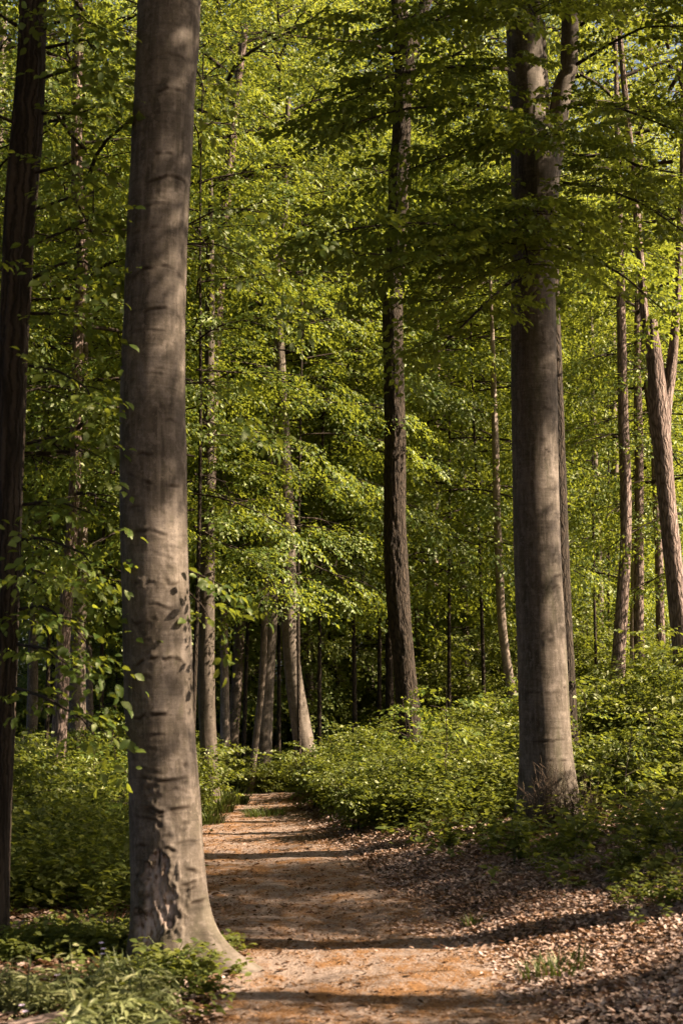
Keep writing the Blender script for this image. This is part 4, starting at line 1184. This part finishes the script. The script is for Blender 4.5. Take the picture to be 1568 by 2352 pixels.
placed.clear()
scatter(16, (1.0, 7.0), (15, 28), 1.2, lambda x, y: sapling(sr.choice([0, 1, 2]), x, y, sr.uniform(.7, 1.1), 'thin beech sapling rising from the undergrowth of the right bank', 'beech saplings on the right bank'), lambda x, y: abs(x) < y * .24 and right_of_(x, y) > 1.6 and abs(x - right_base[0] + .1) > .5)
scatter(9, (-6, -1.6), (14, 27), 1.2, lambda x, y: sapling(sr.choice([0, 1, 1]), x, y, sr.uniform(.7, 1.1), 'thin beech sapling rising from the undergrowth at left', 'beech saplings left of the path'), lambda x, y: abs(x) < y * .24 and right_of_(x, y) < -1.3)
# ------------------------------------------------------------------ low plants, litter, grass: uncountable cover


def cover(name, n, region, dens, mat, hmax, leaf, shape, seed, label=None, k=(8, 18), up=.35):
    """plants with leaves up their stems, all in one mesh"""
    rng = np.random.default_rng(seed)
    (x0, x1), (y0, y1) = region
    x = rng.uniform(x0, x1, n * 3); y = rng.uniform(y0, y1, n * 3)
    q = rng.random(n * 3) < dens(x, y)
    x, y = x[q][:n], y[q][:n]
    hgt = (hmax(x, y) if callable(hmax) else hmax) * (0.3 + .8 * rng.random(len(x)) ** 1.6) * (0.45 + 1.0 * vnoise(x / .9, y / .9, seed))
    cnt = rng.integers(k[0], k[1], len(x))
    pi = np.repeat(np.arange(len(x)), cnt)
    m = len(pi)
    f = rng.random(m) ** .8
    az = rng.uniform(0, 2 * math.pi, m)
    ln = rng.uniform(0, .45, m) * hgt[pi] * f
    px = x[pi] + np.cos(az) * ln * .7; py = y[pi] + np.sin(az) * ln * .7
    pz = height(x[pi], y[pi]) + hgt[pi] * f + .02
    D = np.stack([np.cos(az), np.sin(az), rng.uniform(-.5, .5, m)], 1)
    N = np.stack([rng.normal(0, up, m), rng.normal(0, up, m), np.ones(m)], 1)
    S = leaf * rng.uniform(.55, 1.25, m)
    tone = np.clip(.5 * rng.random(m) + .35 * rng.random(len(x))[pi] + .9 * (fbm(x * .9, y * .9, seed + 5) - .42)[pi], 0, 1)
    o = link(name, leaves_mesh(name, np.stack([px, py, pz], 1), D, norm(N), S, tone, mat, shape))
    return tag(o, label, None, None, 'stuff')


def fr(x, y): return (np.abs(x) < y * .25 + .5)


def left_of(x, y): return path_c(y) - x


def right_of(x, y): return x - path_c(y)


cover('undergrowth', 5200, ((-8, -1), (10.6, 30)), lambda x, y: fr(x, y) * smooth(.95, 1.3, left_of(x, y)) * (1 - .85 * smooth(.5, .62, fbm(x / 1.6, y / 1.6, 2)) * smooth(15, 12, y)) * smooth(10.8, 12.5, y + .6 * np.maximum(0, -x - 2)) * (.3 + .7 * smooth(.38, .52, fbm(x * 1.3, y * 1.3, 47))),
      LEAF_HERB, .70, .092, 'simple', 71, 'low green herb layer left of the path')
cover('undergrowth', 2200, ((-8, -1), (11.5, 30)), lambda x, y: fr(x, y) * smooth(.95, 1.3, left_of(x, y)) * smooth(.45, .6, fbm(x * .8, y * .8, 45)), LEAF_SHRUB, .9, .07, 'simple', 77, 'small leaved brambly growth patches left of the path', (14, 30))
cover('undergrowth', 4300, ((-.5, 9), (11.0, 32)), lambda x, y: fr(x, y) * smooth(1.15, 2.0, right_of(x, y) + .5 * (fbm(x, y, 4) - .5) + .07 * (y - 14)) * (.42 + .58 * smooth(15, 18, y)) * (.15 + .85 * smooth(.40, .56, fbm(x * 1.3, y * 1.3, 46))),
      LEAF_HERB, lambda x, y: .30 + .5 * smooth(14.5, 18.5, y), .105, 'simple', 72, 'low green herb layer on the right bank')
cover('undergrowth', 2600, ((-.5, 9), (12.3, 32)), lambda x, y: fr(x, y) * smooth(1.35, 2.3, right_of(x, y) + .35 * (fbm(x, y, 4) - .5) + .09 * (y - 15)) * smooth(.42, .6, fbm(x * .8, y * .8, 44)) * smooth(14, 17, y), LEAF_SHRUB, 1.0, .07, 'simple', 76, 'small leaved brambly growth patches on the right bank', (14, 30))
cover('undergrowth', 700, ((1.6, 4.5), (9.0, 13.5)), lambda x, y: fr(x, y) * smooth(.52, .64, fbm(x / .8, y / .8, 7)) * smooth(1.5, 2.2, right_of(x, y)), LEAF_HERB, .20, .05, 'simple', 73, 'scattered low plants on the leaf covered bank')
cover('undergrowth', 2200, ((-4.2, -.55), (6.9, 10.2)), lambda x, y: fr(x, y) * smooth(.75, 1.1, left_of(x, y)) * smooth(.40, .56, fbm(x * 1.1, y * 1.1, 12)) * (1 - .8 * smooth(1.0, .55, np.hypot(x + 1.05, (y - 9.2) * .9))) * (1 - (x < -1.35) * (x > -2.1) * (y < 7.95)), LEAF_HERB, .17, .055, 'detail', 74, 'dark low plants in the left foreground')
cover('undergrowth', 900, ((-4, -.9), (6.8, 8.7)), lambda x, y: fr(x, y) * smooth(-.6, -1.2, x) * smooth(8.8, 7.8, y) * (1 - (x < -1.35) * (x > -2.1) * (y < 7.95)), LEAF_PALE, .22, .10, 'lance', 75, 'pale sunlit plants with narrow leaves in the left foreground', (8, 16), .5)


def litter(name, n, region, dens, size, seed, label, lift=.012, lo=0.0, hi=1.0):
    rng = np.random.default_rng(seed)
    (x0, x1), (y0, y1) = region
    x = rng.uniform(x0, x1, n * 4); y = rng.uniform(y0, y1, n * 4)
    q = rng.random(n * 4) < dens(x, y)
    x, y = x[q][:n], y[q][:n]
    m = len(x)
    az = rng.uniform(0, 6.283, m)
    D = np.stack([np.cos(az), np.sin(az), rng.normal(0, .25, m)], 1)
    N = np.stack([rng.normal(0, .32, m), rng.normal(0, .32, m), np.where(rng.random(m) < .3, -1.0, 1.0)], 1)
    z = height(x, y) + lift * (.6 + 1.8 * rng.random(m))
    tone = lo + (hi - lo) * (.62 * rng.random(m) + .38 * smooth(.25, .75, fbm(x * 2.2, y * 2.2, seed)))
    o = link(name, leaves_mesh(name, np.stack([x, y, z], 1), D, norm(N), size * (.45 + .95 * rng.random(m) ** 1.3), tone, LITTER, 'dead'))
    return tag(o, label, None, None, 'stuff')


litter('leaf_litter', 105000, ((-.8, 6), (6.6, 26)), lambda x, y: fr(x, y) * smooth(.45, 1.0, right_of(x, y) + .9 * (fbm(x * .9, y * .9, 6) - .5)) ** 1.3 * (1 - .6 * smooth(12, 17, y)), .040, 81, 'pale brown fallen leaves covering the right bank', .012, .36, 1)
litter('leaf_litter', 17000, ((-5, -.3), (6.8, 16)), lambda x, y: fr(x, y) * smooth(.75, 1.05, left_of(x, y)), .058, 82, 'brown fallen leaves under the plants left of the path', .016, 0, .9)
litter('leaf_litter', 26000, ((-3, 1.8), (6.8, 27)), lambda x, y: smooth(1.25, .6, np.abs(right_of(x, y))) * (.12 + .88 * smooth(.44, .58, fbm(x * 1.5, y * 2.2, 16))), .021, 83, 'orange brown crumbs of bud scales strewn over the path', .014, .25, .70)
litter('crumbs', 2600, ((-3, 1.8), (6.8, 22)), lambda x, y: smooth(1.2, .8, np.abs(right_of(x, y))), .030, 85, 'dark clods and husks lying on the path', .016, 0, .18)
litter('leaf_litter', 1800, ((-3, 1.8), (6.8, 27)), lambda x, y: smooth(1.2, .7, np.abs(right_of(x, y))), .045, 84, 'single dead leaves on the path', .018, 0, .8)


def grass(name, spots, seed, as_stuff=False):
    rng = np.random.default_rng(seed)
    for (u, v, Y, nb, rad, hh, label) in spots:
        P, _ = at(u, v, Y)
        x0, y0 = P[0], Y
        a = rng.uniform(0, 6.283, nb); r_ = rad * np.sqrt(rng.random(nb))
        x, y = np.cos(a) * r_, np.sin(a) * r_
        z = height(x0 + x, y0 + y) - hz(x0, y0) - .01
        lean = rng.uniform(.1, .8, nb)
        a2 = a + rng.normal(0, .5, nb)
        D = np.stack([np.cos(a2) * lean, np.sin(a2) * lean, np.ones(nb)], 1)
        N = np.stack([-np.cos(a2), -np.sin(a2), lean], 1)
        me = leaves_mesh('grass_tuft', np.stack([x, y, z], 1), D, norm(N), hh * rng.uniform(.5, 1.1, nb), rng.random(nb), GRASS, 'blade')
        tag(link('grass_tuft', me, None, (x0, y0, hz(x0, y0))), label, 'grass tuft', 'grass tufts along the path')


grass('grass_tuft', [(1275, 2225, 8.9, 150, .22, .17, 'dark grass tuft on the leaf covered bank at lower right'), (500, 1845, 22.8, 260, .25, .35, 'grass tuft on the left edge of the far path'), (530, 1828, 24.5, 260, .3, .35, 'grass tuft furthest away on the left path edge'),
                     (480, 1868, 20.8, 260, .22, .3, 'grass tuft on the left path edge nearest the scarred beech'), (610, 1862, 22, 260, .3, .22, 'grass tuft spilling over the right edge of the far path'), (1085, 2110, 10.8, 60, .06, .14, 'single small grass sprout on the right edge of the path'),
                     (330, 2240, 8.8, 420, .3, .2, 'grass tuft in front of the scarred beech'), (250, 2130, 10.6, 200, .2, .22, 'grass tuft by the left side of the scarred beech')], 91)


def small_plant(name, u, v, Y, H, n, leaf, mat, label, cat, shape='detail', seed=1, spread=.5, group=None, stems=3):
    rng = np.random.default_rng(seed)
    P, _ = at(u, v, Y)
    base = (P[0], Y, hz(P[0], Y))
    root = thing(name, base, label, cat, group)
    tb = Tubes(); PP, D = [], []
    for s in range(stems):
        az = rng.uniform(0, 6.28); ln = spread * H * rng.uniform(.2, 1)
        hh = H * rng.uniform(.65, 1.05)
        w = np.linspace(0, 1, 6)
        pts = np.stack([math.cos(az) * ln * w ** 1.5, math.sin(az) * ln * w ** 1.5, hh * w], 1)
        tb.add(pts, .005, .002, 4)
        for k in range(n):
            q = .2 + .8 * (k + .5) / n
            o = np.array([np.interp(q, w, pts[:, i]) for i in range(3)])
            a = k * 2.4 + rng.uniform(-.4, .4)
            for off in (0.0, .9):
                PP.append(o + np.array([math.cos(a + off), math.sin(a + off), 0]) * .02); D.append((math.cos(a + off), math.sin(a + off), rng.uniform(-.3, .5)))
    PP = np.array(PP); m = len(PP)
    N = np.stack([rng.normal(0, .35, m), rng.normal(0, .35, m), np.ones(m)], 1)
    link('stem', tb.mesh('stem', plain('green_stem', (.07, .08, .025))), root)
    link('leaves', leaves_mesh('leaves', PP, D, norm(N), leaf * rng.uniform(.6, 1.15, m), rng.random(m), mat, shape), root)
    return root, base


small_plant('sapling', 1180, 2010, 13.2, .40, 9, .10, LEAF_SHRUB, 'bright leafy sapling on the bank below the thick right beech', 'sapling', seed=2, spread=.6, stems=5)
small_plant('sapling', 1330, 1980, 13.2, .38, 9, .095, LEAF_SHRUB, 'leafy sapling at the right edge of the bank plants below the brushwood', 'sapling', seed=3, spread=.8, stems=6)
small_plant('sapling', 1490, 1930, 12.4, .55, 11, .11, LEAF_SHRUB, 'tall leafy sapling near the right picture edge above the litter', 'sapling', seed=4, spread=.7, stems=6)
small_plant('sapling', 1560, 1880, 11.6, .75, 11, .11, LEAF_SHRUB, 'leafy sapling cut off by the right picture edge', 'sapling', seed=5, spread=.7, stems=6)
small_plant('sapling', 1450, 2010, 11.8, .33, 8, .09, LEAF_HERB, 'low sapling bordering the leaf litter at right', 'sapling', seed=6, spread=.9, stems=6)
small_plant('sapling', 210, 2040, 12.2, .5, 9, .085, LEAF_HERB, 'light green sapling beside the sunlit leaf litter at left', 'sapling', seed=7, spread=.9, stems=6)
small_plant('sapling', 90, 2000, 12.6, .5, 9, .085, LEAF_HERB, 'light green sapling close to the slim edge trunk', 'sapling', seed=8, spread=.9, stems=6)
small_plant('climber', 395, 2195, 9.15, .26, 7, .075, LEAF_HERB, 'leafy climber at the foot of the scarred beech', 'climber', seed=9, spread=1.0, stems=8)
small_plant('climber', 470, 2225, 9.2, .18, 7, .065, LEAF_HERB, 'small leafy plant against the long root of the scarred beech', 'plant', seed=10, spread=1.0, stems=7)

for k_, (u_, v_, H_, lb_) in enumerate([(170, 2300, .42, 'tall pale stalk plant in the left foreground below the lilac flower'), (60, 2290, .36, 'pale leafy stalk nearest the left edge in the foreground'), (330, 2320, .30, 'pale leafy stalk in front of the scarred beech root'),
                                       (20, 2225, .34, 'leafy stalk at the left edge by the slim trunk foot'), (250, 2345, .28, 'pale leafy stalk at the bottom edge right of the log')]):
    small_plant('herb_plant', u_, v_, 7.9 + .1 * k_, H_, 9, .10, LEAF_PALE, lb_, 'plant', 'lance', 40 + k_, .3, None, 3)
PETAL = plain('lilac_petal', (.62, .50, .66), .6)


def flower(u, v, Y, H, nf, label, seed):
    rng = np.random.default_rng(seed)
    P, _ = at(u, v, Y)
    g = hz(P[0], Y)
    H = max(.1, P[2] - g)
    root, base = small_plant('wildflower', u, v, Y, H * .7, 5, .05, LEAF_PALE, label, 'flower', 'lance', seed, .15, 'lilac wildflowers', 2)
    tb = Tubes(); tb.add([(0, 0, 0), (0.01, 0, H * .5), (0, 0, H)], .004, .002, 4)
    link('stalk', tb.mesh('stalk', plain('green_stem', (.07, .08, .025))), root)
    for k in range(nf):
        c = np.array([rng.uniform(-.02, .02), rng.uniform(-.02, .02), H - k * .03])
        a = np.arange(5) * 1.257 + rng.uniform(0, 1)
        D = np.stack([np.cos(a), np.sin(a) - .4, np.full(5, .35)], 1); N = np.tile([0, -.6, 1.0], (5, 1))
        link('blossom', leaves_mesh('blossom', np.tile(c, (5, 1)), D, N, np.full(5, .019), np.ones(5), PETAL, 'detail'), root)


flower(232, 2168, 8.8, .3, 3, 'lilac flower in the left foreground, the largest and nearest the scarred beech', 1)
flower(137, 2240, 8.5, .3, 2, 'small pale flower on a tall stalk in the left foreground', 2)
flower(58, 2338, 7.8, .25, 2, 'pale flower lowest in the left corner beside the log', 3)


def log_piece():
    P, _ = at(142, 2322, 7.75)
    A = np.array([P[0], 7.75, P[2] - .07]); Bp, _ = at(10, 2352, 7.3)
    C = np.array([Bp[0], 7.3, Bp[2] - .07])
    base = (A[0], A[1], hz(A[0], A[1]))
    root = thing('log', base, 'short reddish brown log lying in the bottom left corner', 'log')
    n = 12
    pts = np.array([A + (C - A) * t for t in np.linspace(0, 1, n)]) - np.array(base)
    tb = Tubes(); tb.add(pts, .07, .075, 18)
    link('bark', tb.mesh('bark', BARK_PINK), root)
    d = norm(pts[0] - pts[1]); ref = norm(np.cross(d, [0, 0, 1.0])); up_ = np.cross(ref, d)
    th = np.linspace(0, 2 * math.pi, 18, endpoint=False)
    ring = pts[0] + d * .003 + .069 * (np.cos(th)[:, None] * ref + np.sin(th)[:, None] * up_)
    V = np.vstack([pts[0] + d * .006, ring])
    link('cut_end', build_mesh('cut_end', V, np.array([(0, 1 + i, 1 + (i + 1) % 18) for i in range(18)]), plain('cut_wood', (.26, .15, .09), .9)), root)


log_piece()


def brushwood():
    rng = np.random.default_rng(77)
    P, _ = at(1300, 1900, 15.1)
    base = (P[0], 15.1, hz(P[0], 15.1))
    root = thing('brushwood', base, 'bushy tangle of bare twigs at the foot of the thick right beech', 'brushwood')
    tb = Tubes()
    for i in range(110):
        az = rng.uniform(0, 6.28); x0 = np.array([rng.uniform(-.35, .3), rng.uniform(-.12, .12), -.02])
        hh = rng.uniform(.25, .75); ln = rng.uniform(.05, .3)
        w = np.linspace(0, 1, 6)
        pts = x0 + np.stack([math.cos(az) * ln * w ** 1.3, math.sin(az) * ln * w ** 1.3 - .05 * w, hh * w], 1) + rng.normal(0, .012, (6, 3))
        tb.add(pts, .005, .0015, 3)
        for _ in range(3):
            k = rng.integers(2, 5); a = rng.uniform(0, 6.28)
            tb.add([pts[k], pts[k] + .12 * np.array([math.cos(a), math.sin(a), .8])], .002, .001, 3)
    link('twig_tangle', tb.mesh('twig_tangle', rough_bark('brush_bark', (.11, .075, .05), (.2, .14, .1), 40, 8, .003)), root)


brushwood()


def sticks():
    rng = np.random.default_rng(5)
    for (a, b, label) in [((1310, 2000, 12.8), (1345, 1990, 12.6), 'dry stick lying among plants on the right bank'), ((630, 1862, 24.5), (655, 1840, 25.5), 'thin bent twig leaning over the far end of the path'), ((1085, 2005, 14.2), (1100, 1960, 14.4), 'grey stick propped on the bank above the path'),
                          ((430, 2290, 8.2), (400, 2330, 7.9), 'pale stick on the ground in front of the scarred beech')]:
        A, _ = at(*a); Bq, _ = at(*b)
        A[2] = hz(A[0], A[1]) + .015
        if a[1] - b[1] < 15: Bq[2] = hz(Bq[0], Bq[1]) + .02
        tb = Tubes(); m = (A + Bq) / 2 + [0, 0, .04]
        tb.add(np.array([A, m, Bq]) - A, .012, .006, 6)
        tag(link('stick', tb.mesh('stick', BARK_PINK), None, A), label, 'stick')


sticks()


def twig_litter():
    rng = np.random.default_rng(31)
    tb = Tubes()
    n = 0
    while n < 420:
        y = rng.uniform(6.8, 22); x = rng.uniform(-3.5, 4.5)
        if abs(x) > y * .25 + .4: continue
        on = abs(x - float(path_c(y))) < .8
        if on and rng.random() < .8: continue
        a = rng.uniform(0, 6.28); l = rng.uniform(.05, .22) * (.6 if on else 1)
        z = hz(x, y) + .022
        k = 3; w = np.linspace(0, 1, k)
        p = np.stack([x + math.cos(a) * l * w, y + math.sin(a) * l * w, z + rng.uniform(0, .02) + .012 * np.sin(w * 3) * rng.uniform(0, 1)], 1)
        p[:, :2] += rng.normal(0, .008, (k, 2))
        tb.add(p, rng.uniform(.002, .006), .0015, 4); n += 1
    tag(link('twig_litter', tb.mesh('twig_litter', BARK_PINK)), 'short dry twigs strewn over path and leaf litter', None, None, 'stuff')


twig_litter()
print('crowns', {k: v[2] for k, v in CR.items()}, 'shrubs', [s[2] for s in SH])
